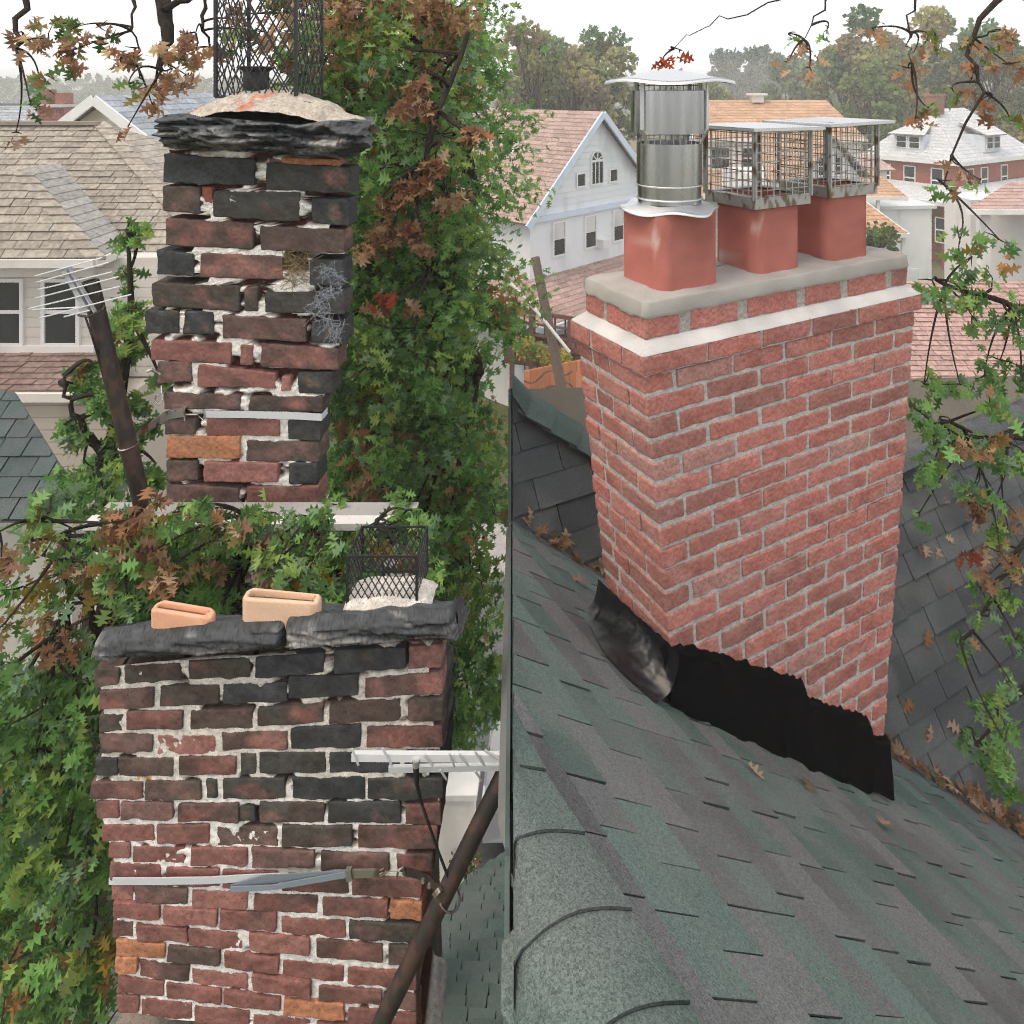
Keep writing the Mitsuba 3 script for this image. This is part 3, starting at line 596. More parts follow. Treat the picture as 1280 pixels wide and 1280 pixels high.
for zz in (zf + 0.081, zf + 0.034):
    m = MB(); gg = np.linspace(0, 2 * np.pi, 49); m.tube(np.stack([c1[0] + R2 * 1.0 * np.cos(gg), c1[1] + R2 * np.sin(gg), gg * 0 + zz], 1), .0028, 6); m.build(K + '__band', 'aluminium', True)
cyl(K + '__lower_pipe', R2, R2, zf + 0.083, zf + 0.230)
cyl(K + '__upper_pipe', R1, R1, zf + 0.267, zf + 0.417)
m = MB(); gg = np.linspace(0, 2 * np.pi, 33)
for a in gg[:-1]:
    x, y = c1[0] + R2 * .98 * math.cos(a), c1[1] + R2 * .98 * math.sin(a); m.bar([x, y, zf + 0.224], [x, y, zf + 0.454], .0028, .0028, up=(0, 1, 0))
for zz in (zf + 0.249, zf + 0.435, zf + 0.448): m.tube(np.stack([c1[0] + R2 * .98 * np.cos(gg), c1[1] + R2 * .98 * np.sin(gg), gg * 0 + zz], 1), .0016, 5)
m.build(K + '__mesh_ring', 'galvanised')
for a in (-2.4, -.55, .9, 2.5):
    x, y = math.cos(a), math.sin(a); q = lambda r, z_: np.array([c1[0] + r * x, c1[1] + r * y, z_])
    m = MB(); m.bar(q(R1 * 1.03, zf + 0.280), q(R1 * 1.03, zf + 0.454), .018, .004, up=(x, y, 0)); m.bar(q(R1 * 1.03, zf + 0.280), q(R2 * 1.02, zf + 0.230), .018, .004, up=(x, y, 0)); m.build(K + '__bracket', 'aluminium')
gg = np.linspace(0, 2 * np.pi, 97)
lidr = np.array([[(c1[0] + r * (1 + .04 * t * np.cos(4 * a + .4)) * math.cos(a), c1[1] + r * (1 + .04 * t * np.cos(4 * a + .4)) * math.sin(a), zf + 0.452 + dz - t * .006 * math.cos(4 * a + .4)) for a in gg] for r, dz, t in ((.001, .040, 0), (.07, .034, 0), (.14, .018, .3), (.222, .004, 1), (.226, -.006, 1))])
MB().grid(lidr, flip=True).grid(lidr - [0, 0, .003]).build(K + '__lid', 'aluminium', True)
# wire cages with sheet lids on the other two flues
def cage(fl, w, tag_, ext=.012, tilt=.0, over=.04):
    o, ctr, zf = fl; Kc = C + '__wire_cage' if tag_ == 0 else C + '__wire_cage_001'
    h = .262; a = w + 2 * ext; b = w * .92 + 2 * ext; og = o - U * ext - V * ext
    q = lambda s, t, z_: np.array([*(og + U * s * a + V * t * b)[:2], z_])
    # base flange: four galvanised angle strips
    for (s0, t0, s1, t1) in ((0, 0, 1, 0), (1, 0, 1, 1), (1, 1, 0, 1), (0, 1, 0, 0)):
        m = MB(); p, r_ = q(s0, t0, zf), q(s1, t1, zf); m.bar(p - [0, 0, .012], r_ - [0, 0, .012], .003, .04); m.bar(p + [0, 0, .009] + unit(np.array([*(ctr - p)[:2], 0])) * .02, r_ + [0, 0, .009] + unit(np.array([*(ctr - r_)[:2], 0])) * .02, .042, .003); m.build(Kc + '__flange', 'galvanised')
    for s, t in ((0, 0), (1, 0), (1, 1), (0, 1)):
        MB().bar(q(s, t, zf), q(s, t, zf + h), .020, .008, up=V).bar(q(s, t, zf), q(s, t, zf + h), .008, .020, up=V).build(Kc + '__corner_post', 'galvanised')
    for (s0, t0, s1, t1) in ((0, 0, 1, 0), (1, 0, 1, 1), (1, 1, 0, 1), (0, 1, 0, 0)):
        m = MB(); p, r_ = q(s0, t0, 0), q(s1, t1, 0); nv = 9
        for k in range(1, nv): x = p + (r_ - p) * k / nv; m.bar([*x[:2], zf], [*x[:2], zf + h], .0034, .0034, up=(0, 1, 0))
        for k in range(1, 8): zz = zf + h * k / 7.5; m.bar([*p[:2], zz], [*r_[:2], zz], .0034, .0034)
        m.build(Kc + '__wire_side', 'galvanised')
    ov = over; Lq = lambda s, t, dz: np.array([*(og + U * (s * (a + 2 * ov) - ov) + V * (t * (b + 2 * ov) - ov))[:2], zf + h + dz])
    s = np.linspace(0, 1, 17); G = np.array([[Lq(i, j, .004 + .010 * math.sin(math.pi * i) * math.sin(math.pi * j) + tilt * (i - .5)) for i in s] for j in s])
    m = MB().grid(G); m.grid(G - [0, 0, .003], flip=True)
    for e in (G[0], G[-1], G[:, 0], G[:, -1]): m.grid(np.stack([e, e - [0, 0, .012]])); 
    m.build(Kc + '__lid', 'aluminium', True)
    m = MB()
    for (s0, t0, s1, t1) in ((0, 0, 1, 0), (1, 0, 1, 1), (1, 1, 0, 1), (0, 1, 0, 0)): m.bar(q(s0, t0, zf + h - .004), q(s1, t1, zf + h - .004), .008, .018)
    m.build(Kc + '__rim', 'galvanised')
cage(f2, .255, 0, .018, -.004); cage(f3, .255, 1, .015, .006, .05)
# the black tar flashing
SL = .76
def roofz(s, t): return P0[2] - SL * s          # green slope, s metres along U from the corner, t along V
def tar_sheet(key, pts_top, pts_bot, nrm, bsdf, seed, flare=.05):
    n, k = 90, 14
    st = np.linspace(0, 1, n); T_ = np.array([np.interp(st, np.linspace(0, 1, len(pts_top)), np.array(pts_top)[:, a]) for a in range(3)]).T
    B_ = np.array([np.interp(st, np.linspace(0, 1, len(pts_bot)), np.array(pts_bot)[:, a]) for a in range(3)]).T
    s = np.linspace(0, 1, k)[:, None, None]
    G = T_ * (1 - s) + B_ * s
    G = G + np.array(nrm) * (.010 + .012 * (nz(G, 20, seed, 4) - .3)[..., None] + flare * np.clip(s - .55, 0, 1) ** 2 * 4)
    G[0] -= np.array(nrm) * .02
    MB().grid(G).build(key, bsdf, True)
def fpt(s, z_, off=0): c, lu, lv = rect(z_); return c + U * s * lu - V * off
rsT = np.random.default_rng(4)
def on_face(x, y, left=False):
    """(s, z) where the photograph's pixel (x, y) meets the long or the short face of the stack."""
    z = P0[2]
    for _ in range(12):
        c, lu, lv = rect(z); d = V * lv if left else U * lu; k = (x - CX) / F_; s = (k * c[1] - c[0]) / (d[0] - k * d[1]); p = c + d * s; z = EYE - (y - CY) / F_ * p[1]
    return s, z
tops, bots = [], []
stp = np.array([on_face(x, y) for x, y in ((838, 806), (848, 803), (870, 808), (915, 820), (958, 834), (1002, 846), (1008, 868), (1040, 880), (1084, 893), (1091, 917), (1104, 921), (1112, 914))])
for s in np.linspace(-.035, 1.01, 90):
    z_ = np.interp(s, stp[:, 0], stp[:, 1]) + rsT.uniform(-.006, .006); lu = rect(P0[2] - SL * s)[1]; zr = P0[2] - SL * s * lu
    tops.append(fpt(s, z_)); bots.append(fpt(s, zr - .035, .035 + .012 * math.sin(s * 40)))
tar_sheet(C + '__tar_flashing', tops, bots, -V, 'rough_tar', 3, .0)
tops, bots = [], []
lst = np.array([on_face(x, y, True) for x, y in ((843, 806), (820, 785), (795, 765), (775, 745), (758, 729))])
for s in np.linspace(-.16, 1.05, 40):
    c, lu, lv = rect(P0[2]); z_ = np.interp(np.clip(s, 0, 1), lst[:, 0], lst[:, 1]) + rsT.uniform(-.006, .006)
    tops.append(lface(z_, s, 0)); d = .15 + .03 * math.sin(s * 5)
    bots.append(lface(P0[2], s, -d * (1 if s < .9 else .8)) + [0, 0, SL * d + .012])
n, k = 60, 20
st = np.linspace(0, 1, n); T_ = np.array([np.interp(st, np.linspace(0, 1, 40), np.array(tops)[:, a]) for a in range(3)]).T; B_ = np.array([np.interp(st, np.linspace(0, 1, 40), np.array(bots)[:, a]) for a in range(3)]).T
s = np.linspace(0, 1, k)[:, None, None]; mid = T_ * 0 + np.array([T_[:, 0] - U[0] * .018, T_[:, 1] - U[1] * .018, B_[:, 2] - .01]).T
G = (1 - s) ** 2 * (T_ - U * .012) + 2 * s * (1 - s) * mid + s ** 2 * B_
G = G - U * (.007 * (nz(G * [1, 1, .5], 24, 9, 4) - .3))[..., None] + np.array([0, 0, 1]) * (.006 * nz(G, 17, 5, 3))[..., None]
MB().grid(G, flip=True).build(C + '__tar_flashing', 'tar', True)
labels[C + '__tar_flashing_001'] = {'label': 'glossy black tar apron flaring onto the roof'}
# ---------------------------------------------------------------- shingled roofs, shingle by shingle
def in_view(p, m=25):
    if (p[..., 1] < .2).any(): return False
    q = proj(p); return (q[..., 0].max() > -m) and (q[..., 0].min() < 1280 + m) and (q[..., 1].max() > -m) and (q[..., 1].min() < 1280 + m)

def shingles(key, o, e1, e2, region, expo, tab, thick, bsdf, col, n_parts, seed, gap=.006, vary=.25, lift=.0, part='shingle'):
    """Courses along e1, rising along e2 from o; region: shapely polygon in (along, up) metres. Bigger ones are parts, the rest one field."""
    rs = np.random.default_rng(seed); e1, e2 = unit(e1), unit(e2); n = np.cross(e1, e2)
    if n[2] < 0: n = -n
    x0, t0, x1, t1 = region.bounds; out = []
    W = lambda s, t, h: o + e1 * s + e2 * t + n * h
    t = t0
    while t < t1:
        x = x0 - rs.uniform(0, tab)
        while x < x1:
            w = tab * rs.uniform(1 - vary, 1 + vary)
            top = t + expo * 1.3
            g = sbox(x + gap / 2, t + rs.uniform(-.02, .02) * expo, x + w - gap / 2, top).intersection(region)
            if g.geom_type == 'Polygon' and g.area > .1 * w * expo:
                p = np.array(g.exterior.coords)[:-1]
                if not g.exterior.is_ccw: p = p[::-1]
                th = thick * (1.0 if rs.random() < .6 else 1.4)
                hh = lambda q, th=th: th * 2 - (q - t) / (1.3 * expo) * th * 1.65
                tilt = rs.uniform(-lift, lift)
                up = np.array([W(a, b, hh(b) + tilt * (a - x) / w * th) for a, b in p]); dn = np.array([W(a, b, max(hh(b) - th * 1.2, -.0)) for a, b in p])
                c = np.clip(col(rs), 0, 1); out.append((up, dn, c))
            x += w
        t += expo
    edge = .5 if bsdf == 'shingle' else .8          # shade between shingles painted into their edges; cut asphalt is dark too
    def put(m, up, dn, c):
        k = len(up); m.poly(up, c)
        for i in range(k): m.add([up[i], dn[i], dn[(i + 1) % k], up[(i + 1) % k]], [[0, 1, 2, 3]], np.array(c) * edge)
    vis = [(np.ptp(proj(u[0]), axis=0).prod() if in_view(u[0]) else -1, i) for i, u in enumerate(out)]
    order = [i for a, i in sorted(vis, reverse=True) if a > 0]
    parts = set(order[:n_parts])
    rest = MB()
    for i, (up, dn, c) in enumerate(out):
        if i in parts:
            m = MB(); put(m, up, dn, c); m.build(f'{key}__{part}', bsdf)
        else: put(rest, up, dn, c)
    if rest.v: tag(rest.build(f'{key}__{part}_field', bsdf), kind='stuff')
    # deck below
    m = MB(); g = np.array(region.exterior.coords)[:-1]; m.poly([W(a, b, -.012) for a, b in g], (.035, .035, .035)); m.poly([W(a, b, -.05) for a, b in g][::-1], (.2, .18, .15))
    k = len(g)
    for i in range(k):
        a, b = g[i], g[(i + 1) % k]; m.add([W(*a, -.012), W(*a, -.05), W(*b, -.05), W(*b, -.012)], [[0, 1, 2, 3]], (.2, .2, .2))
    m.build(key + '__deck', 'matte')

def green(rs):
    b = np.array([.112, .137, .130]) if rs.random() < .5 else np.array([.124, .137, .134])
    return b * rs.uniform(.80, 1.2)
G_ROOF = 'green_shingle_roof'
tag(G_ROOF, 'weathered green shingle roof falling away from its rounded ridge towards the rebuilt chimney', 'roof')
# near slope: s along U (down), t along V
cut = lambda Y: -.0842 * Y      # the roof ends in a gable edge on its left
def uv_of(p): d = np.asarray(p) - P0; return float(d @ U), float(d @ V)
def cut_u(v): # U coordinate of the gable edge for a given V
    # X + .0842 Y = 0 with X = P0x + U0 u + V0 v
    return -((P0[0] + V[0] * v) + .0842 * (P0[1] + V[1] * v)) / (U[0] + .0842 * U[1])
SLd = math.sqrt(1 + SL * SL)
eN1, eN2 = V, unit(-U + np.array([0, 0, SL]))
UR = -1.0                                                # the ridge
va = lambda u: 1.28 - .44 * (u - .03)                   # valley line
pts = []
vs_ = np.linspace(-1.9, 1.33, 30)
regN = Polygon([(v, -max(cut_u(v), UR + .04) * SLd) for v in vs_] + [(va(u), -u * SLd) for u in np.linspace(.0, 4.4, 12)] + [(-1.9, -4.4 * SLd)]).buffer(0)
hole = None
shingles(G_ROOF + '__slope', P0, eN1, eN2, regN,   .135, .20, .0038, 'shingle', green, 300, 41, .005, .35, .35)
# far slope beyond the valley
mF = 1.73; zF = lambda v: EYE - 3.85 + mF * (v - .25)
oF = P0 * 1.0; oF = P0 + V * .25; oF = np.array([oF[0], oF[1], EYE - 3.85]); eF1, eF2 = U, unit(V + np.array([0, 0, mF])); SF = math.sqrt(1 + mF * mF)
def vt(v): return (v - .25) * SF
def cut_uF(v): return cut_u(v)
hip = lambda u: 1.568 - .437 * (u - .172)                  # hip in plan until it meets the level ridge
pF = [(u, vt(va(u))) for u in np.linspace(-.02, 5.4, 20) if va(u) > -1.5]
pF += [(5.4, vt(1.11)), (1.22, vt(1.11)), (-.02, vt(hip(-.02)))]
gl = [(cut_uF(v), vt(v)) for v in np.linspace(1.2, 1.75, 8)]
regF = Polygon(pF).buffer(0).difference(Polygon(gl + [(-3, gl[-1][1]), (-3, gl[0][1])]).buffer(0))
if regF.geom_type != 'Polygon': regF = max(regF.geoms, key=lambda g: g.area)
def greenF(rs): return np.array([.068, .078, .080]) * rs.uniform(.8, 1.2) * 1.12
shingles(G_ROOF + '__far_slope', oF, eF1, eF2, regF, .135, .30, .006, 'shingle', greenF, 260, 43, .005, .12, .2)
# ridge caps: folded pieces lapped along the ridge
def cap(c, axis, half, length, dn1, dn2, th, col, key, rad=.10, clip=False):
    """One folded cap at c; axis = lap direction, dn1/dn2 = the downhill unit vectors of the two slopes."""
    n = 15; prof = []
    for t in np.linspace(-1, 1, n):
        d = dn1 if t > 0 else dn2; a = abs(t) * half
        s = np.sqrt(a * a + rad * rad) - rad                 # rounded fold
        prof.append(d * s + (dn1 - dn2) / np.linalg.norm(dn1 - dn2) * (1 if t > 0 else -1) * (a - s) * .9)
    prof = np.array(prof); nrm = unit(-(dn1 + dn2))
    h0, h1 = th * 2.4, th * .5
    top = np.stack([c + prof + nrm * h0, c + prof + axis * length * 1.25 + nrm * h1]); bot = top - nrm * th * 1.3
    cc = np.array(col)[None, None] * (.85 + .3 * nz(top, 12, 2))[..., None]
    fl = np.dot(np.cross(top[1, 0] - top[0, 0], top[0, 1] - top[0, 0]), nrm) < 0
    for g_ in (top, bot):
        if key.endswith('ridge_cap') and clip: g_[..., 0] = np.maximum(g_[..., 0], -.0842 * g_[..., 1] + .002)
    m = MB().grid(top, cc, flip=fl); m.grid(bot, cc * .8, flip=not fl); m.grid(np.stack([top[0], bot[0]]), cc[:1].repeat(2, 0) * .5, flip=not fl); m.grid(np.stack([top[:, 0], bot[:, 0]]), (.05, .06, .055)); m.grid(np.stack([top[:, -1], bot[:, -1]]), (.05, .06, .055))
    m.build(key, 'shingle', 35 > 0)
dnN = unit(U - np.array([0, 0, SL])); dnS = unit(-U - np.array([0, 0, .62]))
rc = P0 + U * UR + np.array([0, 0, -SL * UR])
rsg = np.random.default_rng(8)
vcut = (P0[0] + U[0] * UR + .0842 * (P0[1] + U[1] * UR)) / -(V[0] + .0842 * V[1])
for k in range(13):
    v = vcut + .28 - k * .145
    cap(rc + V * v + [0, 0, .012], V, .165, .145, dnN, dnS, .0042, green(rsg) * .95 + [-.012, .012, .008], G_ROOF + '__ridge_cap', clip=True)
# slope on the viewer's side of the ridge
regS = Polygon([(v, 0) for v in (-1.9, vcut - .02)] + [(vcut - .02 + .35, -2.3), (-1.9, -2.3)])
eS2 = -dnS
regS = Polygon([(-3.0, -.03), (vcut - .03, -.03), (-3.0, -(vcut + 3.0) / 1.727)])
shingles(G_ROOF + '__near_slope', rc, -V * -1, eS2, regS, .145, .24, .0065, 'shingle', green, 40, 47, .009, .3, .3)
# hip caps over the far slope, upper left
a_, b_ = np.array([*(P0 + U * -.02 + V * hip(-.02))[:2], zF(hip(-.02))]), np.array([*(P0 + U * 1.22 + V * 1.11)[:2], zF(1.11)])
ax = unit(a_ - b_); nF = unit(np.cross(eF1, eF2)); nF = nF if nF[2] > 0 else -nF
d1 = unit(np.cross(ax, nF)); d1 = d1 if d1 @ V < 0 else -d1
n2 = unit(np.array([.2, .75, .9])); d2 = unit(np.cross(ax, n2)); d2 = d2 if d2 @ V > 0 else -d2
Lh = np.linalg.norm(a_ - b_)
for k in range(int(Lh / .16)):
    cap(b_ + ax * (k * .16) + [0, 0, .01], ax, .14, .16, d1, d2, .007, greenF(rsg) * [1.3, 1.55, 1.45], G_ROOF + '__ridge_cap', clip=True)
ra = b_
for k in range(24):
    cap(ra + U * (k * .165) + [0, 0, .01], -U, .13, .165, unit(-V - np.array([0, 0, mF])), unit(V - np.array([0, 0, .8])), .007, greenF(rsg) * 1.2, G_ROOF + '__ridge_cap')
# gable end wall and metal edge of the roof on its left
def edgep(v): u = cut_u(v); return P0 + U * u + V * v + np.array([0, 0, -SL * u])
ev = [edgep(v) for v in np.linspace(vcut - .02, va(cut_u(1.27)), 14)]
ef = [np.array([*(P0 + U * cut_uF(v) + V * v)[:2], zF(v)]) for v in np.linspace(1.28, 1.56, 6)]
es = [rc + V * (vcut - 1.727 * t) + dnS * t for t in (0, .1, .25)]
prof = es[::-1] + ev + ef
m = MB()
for a, b in zip(prof[:-1], prof[1:]): m.add([a + [-.004, 0, -.02], [a[0] - .004, a[1], 3], [b[0] - .004, b[1], 3], b + [-.004, 0, -.02]], [[0, 1, 2, 3]], (.16, .17, .165))
m.build(G_ROOF + '__gable_wall', 'paint')
m = MB()
for a, b in zip(prof[:-1], prof[1:]): m.bar(a + [-.008, 0, -.012], b + [-.008, 0, -.012], .008, .04, (.10, .13, .12))
m.build(G_ROOF + '__drip_edge', 'paint')

# fallen oak leaves caught in the valley and lying on the slope come after the leaf builder
# ---------------------------------------------------------------- oak leaves
HALF = [(.0, .0), (.02, .12), (.30, .08), (.09, .30), (.45, .38), (.20, .50), (.08, .53), (.36, .72), (.07, .76), (.11, .87), (.0, 1.0)]
def leaf_shape(k):
    """A pointed-lobed oak leaf, one metre long, curled in variant k."""
    rs = np.random.default_rng(100 + k); h = np.array(HALF); n = len(h)
    L = h * [-1, 1]; R = h.copy(); M = np.c_[h[:, 0] * 0, h[:, 1]]
    L[:, 1] += rs.uniform(-.02, .02, n); R[:, 0] *= rs.uniform(.85, 1.1)
    v = np.vstack([L, M, R]); fs = []
    for i in range(n - 1):
        for a, b, fl in ((0, n, 0), (n, 2 * n, 0)):
            fs += [[a + i, b + i, b + i + 1], [a + i, b + i + 1, a + i + 1]]
    x, y = v.T; z = rs.uniform(-.9, 1.6) * x * x + rs.uniform(-.8, .5) * (y - .5) ** 2 + rs.uniform(-.2, .2) * x * y
    return np.c_[x, y - .05, z], np.array(fs)
LEAVES = [leaf_shape(k) for k in range(6)]
def small_leaf(k):
    v = np.array([(0, 0, 0), (-.30, .25, .05), (-.08, .35, 0), (-.38, .6, .1), (0, 1, -.1), (.38, .6, .1), (.08, .35, 0), (.30, .25, .05)]); return v, np.array([[0, 2, 1], [0, 6, 2], [0, 7, 6], [2, 4, 3], [2, 6, 4], [6, 5, 4]])
SMALL = small_leaf(0)
GRN = [(.15, .30, .085), (.20, .37, .115), (.115, .23, .08), (.25, .42, .15), (.20, .32, .18), (.31, .43, .12)]
BRN = [(.36, .22, .13), (.46, .30, .18), (.28, .16, .095), (.50, .35, .23), (.38, .19, .11)]
MIX = GRN + GRN + [(.34, .19, .09), (.26, .20, .05), (.45, .24, .12)]
TAN = BRN + [(.26, .24, .08), (.09, .15, .04), (.60, .45, .26)]
RED = [(.40, .09, .06), (.36, .12, .06)]
def rot(rs, droop=.5):
    """Leaf axis: hanging, blade roughly towards the open air."""
    y = unit(rs.normal(size=3) * [1, 1, .7] + [0, 0, -droop]); n = unit(rs.normal(size=3) * .9 + [0, -.55, .6]); x = unit(np.cross(y, n)); n = np.cross(x, y)
    return np.stack([x, y, n], 1)
_variant = {}
def leaf_ply(k, c):
    key = (k, tuple(np.round(c, 3)))
    if key not in _variant: v, f = LEAVES[k]; _variant[key] = mikit.ply((v, f), 'leaf', True, color=np.tile(np.clip(c, 0, 1), (len(v), 1)))
    return _variant[key]
def mat4(R, s, p): m = np.eye(4); m[:3, :3] = R * s; m[:3, 3] = p; return T(m)
SX = [np.array([a, 1, 1]) for a in (.72, .85, 1.0, 1.1)]

def tree(key, label, trunk, limbs, blobs, size, n_parts, seed, group=None, density=1.0, droop=.5, limb_r=.02):
    """trunk: [(point, radius)...]; limbs: lists of the same; blobs: (centre, radius, leaves, palette)."""
    rs = np.random.default_rng(seed); tag(key, label, 'tree', group)
    m = MB(); m.tube([p for p, r in trunk], [r for p, r in trunk], 9); m.build(key + '__trunk', 'bark', True)
    nodes = [p for p, r in trunk]
    for L in limbs:
        pp = np.array([p for p, r in L]); t = np.linspace(0, 1, len(pp)); tt = np.linspace(0, 1, 14)
        c = np.stack([np.interp(tt, t, pp[:, a]) for a in range(3)], 1); c[1:-1] += (rs.random((12, 3)) - .5) * .05
        MB().tube(c, np.interp(tt, t, [r for p, r in L]), 7).build(key + '__limb', 'bark', True); nodes += list(c[4:])
    nodes = np.array(nodes); tw = MB(); items = []
    for c, R, n, pal in blobs:
        c = np.asarray(c, float); R = np.broadcast_to(np.asarray(R, float), (3,))
        a = nodes[np.argmin(np.linalg.norm(nodes - c, axis=1) + .8 * np.maximum(0, c[2] - nodes[:, 2]))]
        mid = (a + c) / 2 + rs.normal(size=3) * .05 * (1 if limb_r > .01 else .6) + [0, 0, .05 if limb_r > .01 else .015]
        q = np.array([a * (1 - t) ** 2 + 2 * t * (1 - t) * mid + c * t * t for t in np.linspace(0, 1, 8)]); tw.tube(q, np.linspace(.014, .005, 8) * (1 if limb_r > .01 else .5), 5)
        ns = max(3, n // 14)
        for s in range(ns):
            d = unit(rs.normal(size=3)) * R * rs.uniform(.55, 1.05); tip = c + d
            if s % 2 == 0: tw.tube([c + d * .05, c + d * .5 + rs.normal(size=3) * .02 * R.mean() / .3, tip], [.004, .003, .0015], 4, caps=False)
            base = pal[rs.integers(len(pal))]
            for _ in range(max(1, round(n / ns * density))):
                p = tip + rs.normal(size=3) * R * .22 - [0, 0, .02]
                col = np.array(base if rs.random() < .55 else pal[rs.integers(len(pal))]) * rs.choice([.75, 1.0, 1.3])
                items.append((p, rot(rs, droop), size * rs.uniform(.7, 1.2), col, rs.integers(6)))
    tag(tw.build(key + '__twigs', 'bark'), kind='stuff')
    pts = np.array([i[0] for i in items]); pr_ = proj(pts); ins = (pr_ > -8).all(1) & (pr_ < 1288).all(1)
    big = np.argsort(np.where(ins, -np.array([i[2] for i in items]) / pts[:, 1], 9)); parts = set(big[:min(n_parts, ins.sum())].tolist())
    rest = MB()
    for i, (p, R, s, c, k) in enumerate(items):
        if i in parts: scene[part_key(key + '__leaf')] = {**leaf_ply(int(k), np.round(c / .05) * .05 if max(c) > .25 else np.round(c / .02) * .02), 'to_world': mat4(R * SX[i % 4], s, p)}
        else:
            v, f = LEAVES[k] if s * F_ / p[1] > 9 else SMALL; rest.add((v * SX[i % 4]) @ R.T * s + p, f, c)
    if rest.v: tag(rest.build(key + '__foliage', 'leaf', True), kind='stuff')

rb = np.random.default_rng(77)
def blob_field(x0, x1, y0, y1, dx, dy, Ys, r, n, pal, keep=lambda x, y: 1.0):
    out = []
    for Y in Ys:
        for y in np.arange(y0, y1, dy):
            for x in np.arange(x0, x1, dx):
                xx, yy = x + rb.uniform(-.45, .45) * dx, y + rb.uniform(-.45, .45) * dy
                k = keep(xx, yy)
                if rb.random() > k: continue
                pa = pal if not callable(pal) else pal(xx, yy)
                out.append((P(xx, yy, Y + rb.uniform(-.25, .25)), (r * rb.uniform(.8, 1.2), r, r * rb.uniform(.7, 1.0)), n, pa))
    return out
# the big oak behind the narrow chimney
def pal1(x, y):
    u = rb.random()
    if 470 < x < 560 and 120 < y < 320 and u < .2: return BRN
    if y < 130: return TAN if u < .35 else MIX
    return BRN if u < .04 else (MIX if u < .3 else GRN)
blo = blob_field(415, 612, 10, 900, 52, 55, (4.1,), .25, 120, pal1, lambda x, y: 1.0 if x > 400 + (y > 560) * 60 else .25)
blo += blob_field(440, 606, 5, 900, 60, 62, (5.0,), .32, 120, pal1)
blo += blob_field(430, 600, 5, 880, 80, 80, (6.0,), .45, 120, GRN)
blo += blob_field(300, 420, 0, 40, 40, 40, (4.6,), .16, 40, TAN) 
for x, y, r, n, p in ((395, 110, .12, 40, GRN), (420, 60, .2, 70, GRN), (372, 60, .10, 22, MIX), (350, 90, .07, 12, GRN), (455, 560, .16, 60, GRN), (440, 500, .14, 50, GRN), (425, 600, .10, 20, GRN), (480, 610, .16, 50, GRN)): blo.append((P(x, y, 4.0), r, n, p))
for x, y in ((492, 285), (476, 250), (515, 270), (505, 235), (530, 215), (560, 240), (545, 190), (500, 130), (520, 90), (530, 130), (597, 172), (470, 300), (530, 290)): blo.append((P(x, y, 3.6), .06, 18, BRN))
for x, y, pl in ((470, 380, BRN + RED), (512, 385, BRN), (483, 372, RED)): blo.append((P(x, y, 3.6), .045, 6, pl))
top = P(560, -140, 5.2)
tree('pin_oak', 'dense pin oak with brown withered leaf clusters beside the narrow old chimney', [(np.array([-1.1, 5.4, 0.]), .26), (P(505, 900, 5.4), .21), (P(530, 600, 5.4), .18), (P(548, 300, 5.3), .15), (P(520, 40, 5.2), .10), (P(500, -300, 5.1), .05)],
     [[(P(548, 330, 5.3), .07), (P(590, 230, 4.9), .05), (P(560, 120, 4.6), .04), (P(500, 20, 4.4), .025)], [(P(545, 560, 5.4), .06), (P(600, 460, 4.7), .035), (P(540, 330, 4.2), .02)], [(P(530, 120, 5.2), .07), (P(470, 80, 4.6), .05), (P(440, 30, 4.4), .03)],
      [(P(545, 300, 5.3), .06), (P(560, 250, 4.2), .03), (P(535, 190, 3.7), .018), (P(585, 40, 3.9), .012)]], blo, .070, 300, 5, density=2.1)
# its limb over the roofs, upper left: withered leaves hanging
hang = []
for x, y, r, n, p in ((28, 40, .09, 16, TAN), (60, 50, .10, 20, TAN), (92, 62, .09, 20, TAN), (50, 105, .07, 14, MIX), (38, 130, .05, 7, TAN), (100, 32, .08, 14, MIX), (140, 50, .06, 8, TAN), (150, 72, .05, 8, TAN), (172, 60, .06, 7, BRN), (160, 105, .03, 3, GRN), (175, 98, .02, 2, GRN), (228, 62, .09, 20, TAN), (245, 40, .10, 22, TAN), (215, 85, .07, 14, TAN), (198, 112, .07, 14, TAN), (190, 130, .05, 10, BRN), (160, 158, .02, 3, BRN), (262, 60, .06, 12, TAN), (300, 28, .07, 10, MIX), (330, 40, .06, 12, BRN), (235, 95, .05, 9, TAN), (20, 165, .03, 4, BRN), (120, 30, .06, 8, TAN)):
    hang.append((P(x, y, 3.7 + rb.uniform(-.2, .2)), r, n, p))
tree('overhanging_oak', 'oak whose bare limbs hang brown leaves across the white sky at upper left', [(np.array([-6.4, 5.4, 0]), .2), (P(-360, 500, 5.2), .17), (P(-300, -100, 5.0), .12), (P(-60, -200, 4.6), .09), (P(200, -260, 4.2), .05)],
     [[(P(100, -190, 4.3), .06), (P(192, -60, 4.0), .042), (P(203, 20, 3.8), .036), (P(205, 60, 3.75), .026), (P(202, 88, 3.7), .010)], [(P(60, -150, 4.4), .05), (P(30, -20, 4.0), .02), (P(20, 60, 3.8), .008)], [(P(205, 10, 3.8), .02), (P(250, -5, 3.8), .012), (P(262, 60, 3.75), .005)], [(P(160, -100, 4.2), .03), (P(165, 20, 3.9), .006), (P(170, 80, 3.8), .003)]], hang, .082, 220, 15, droop=.9, limb_r=.005)
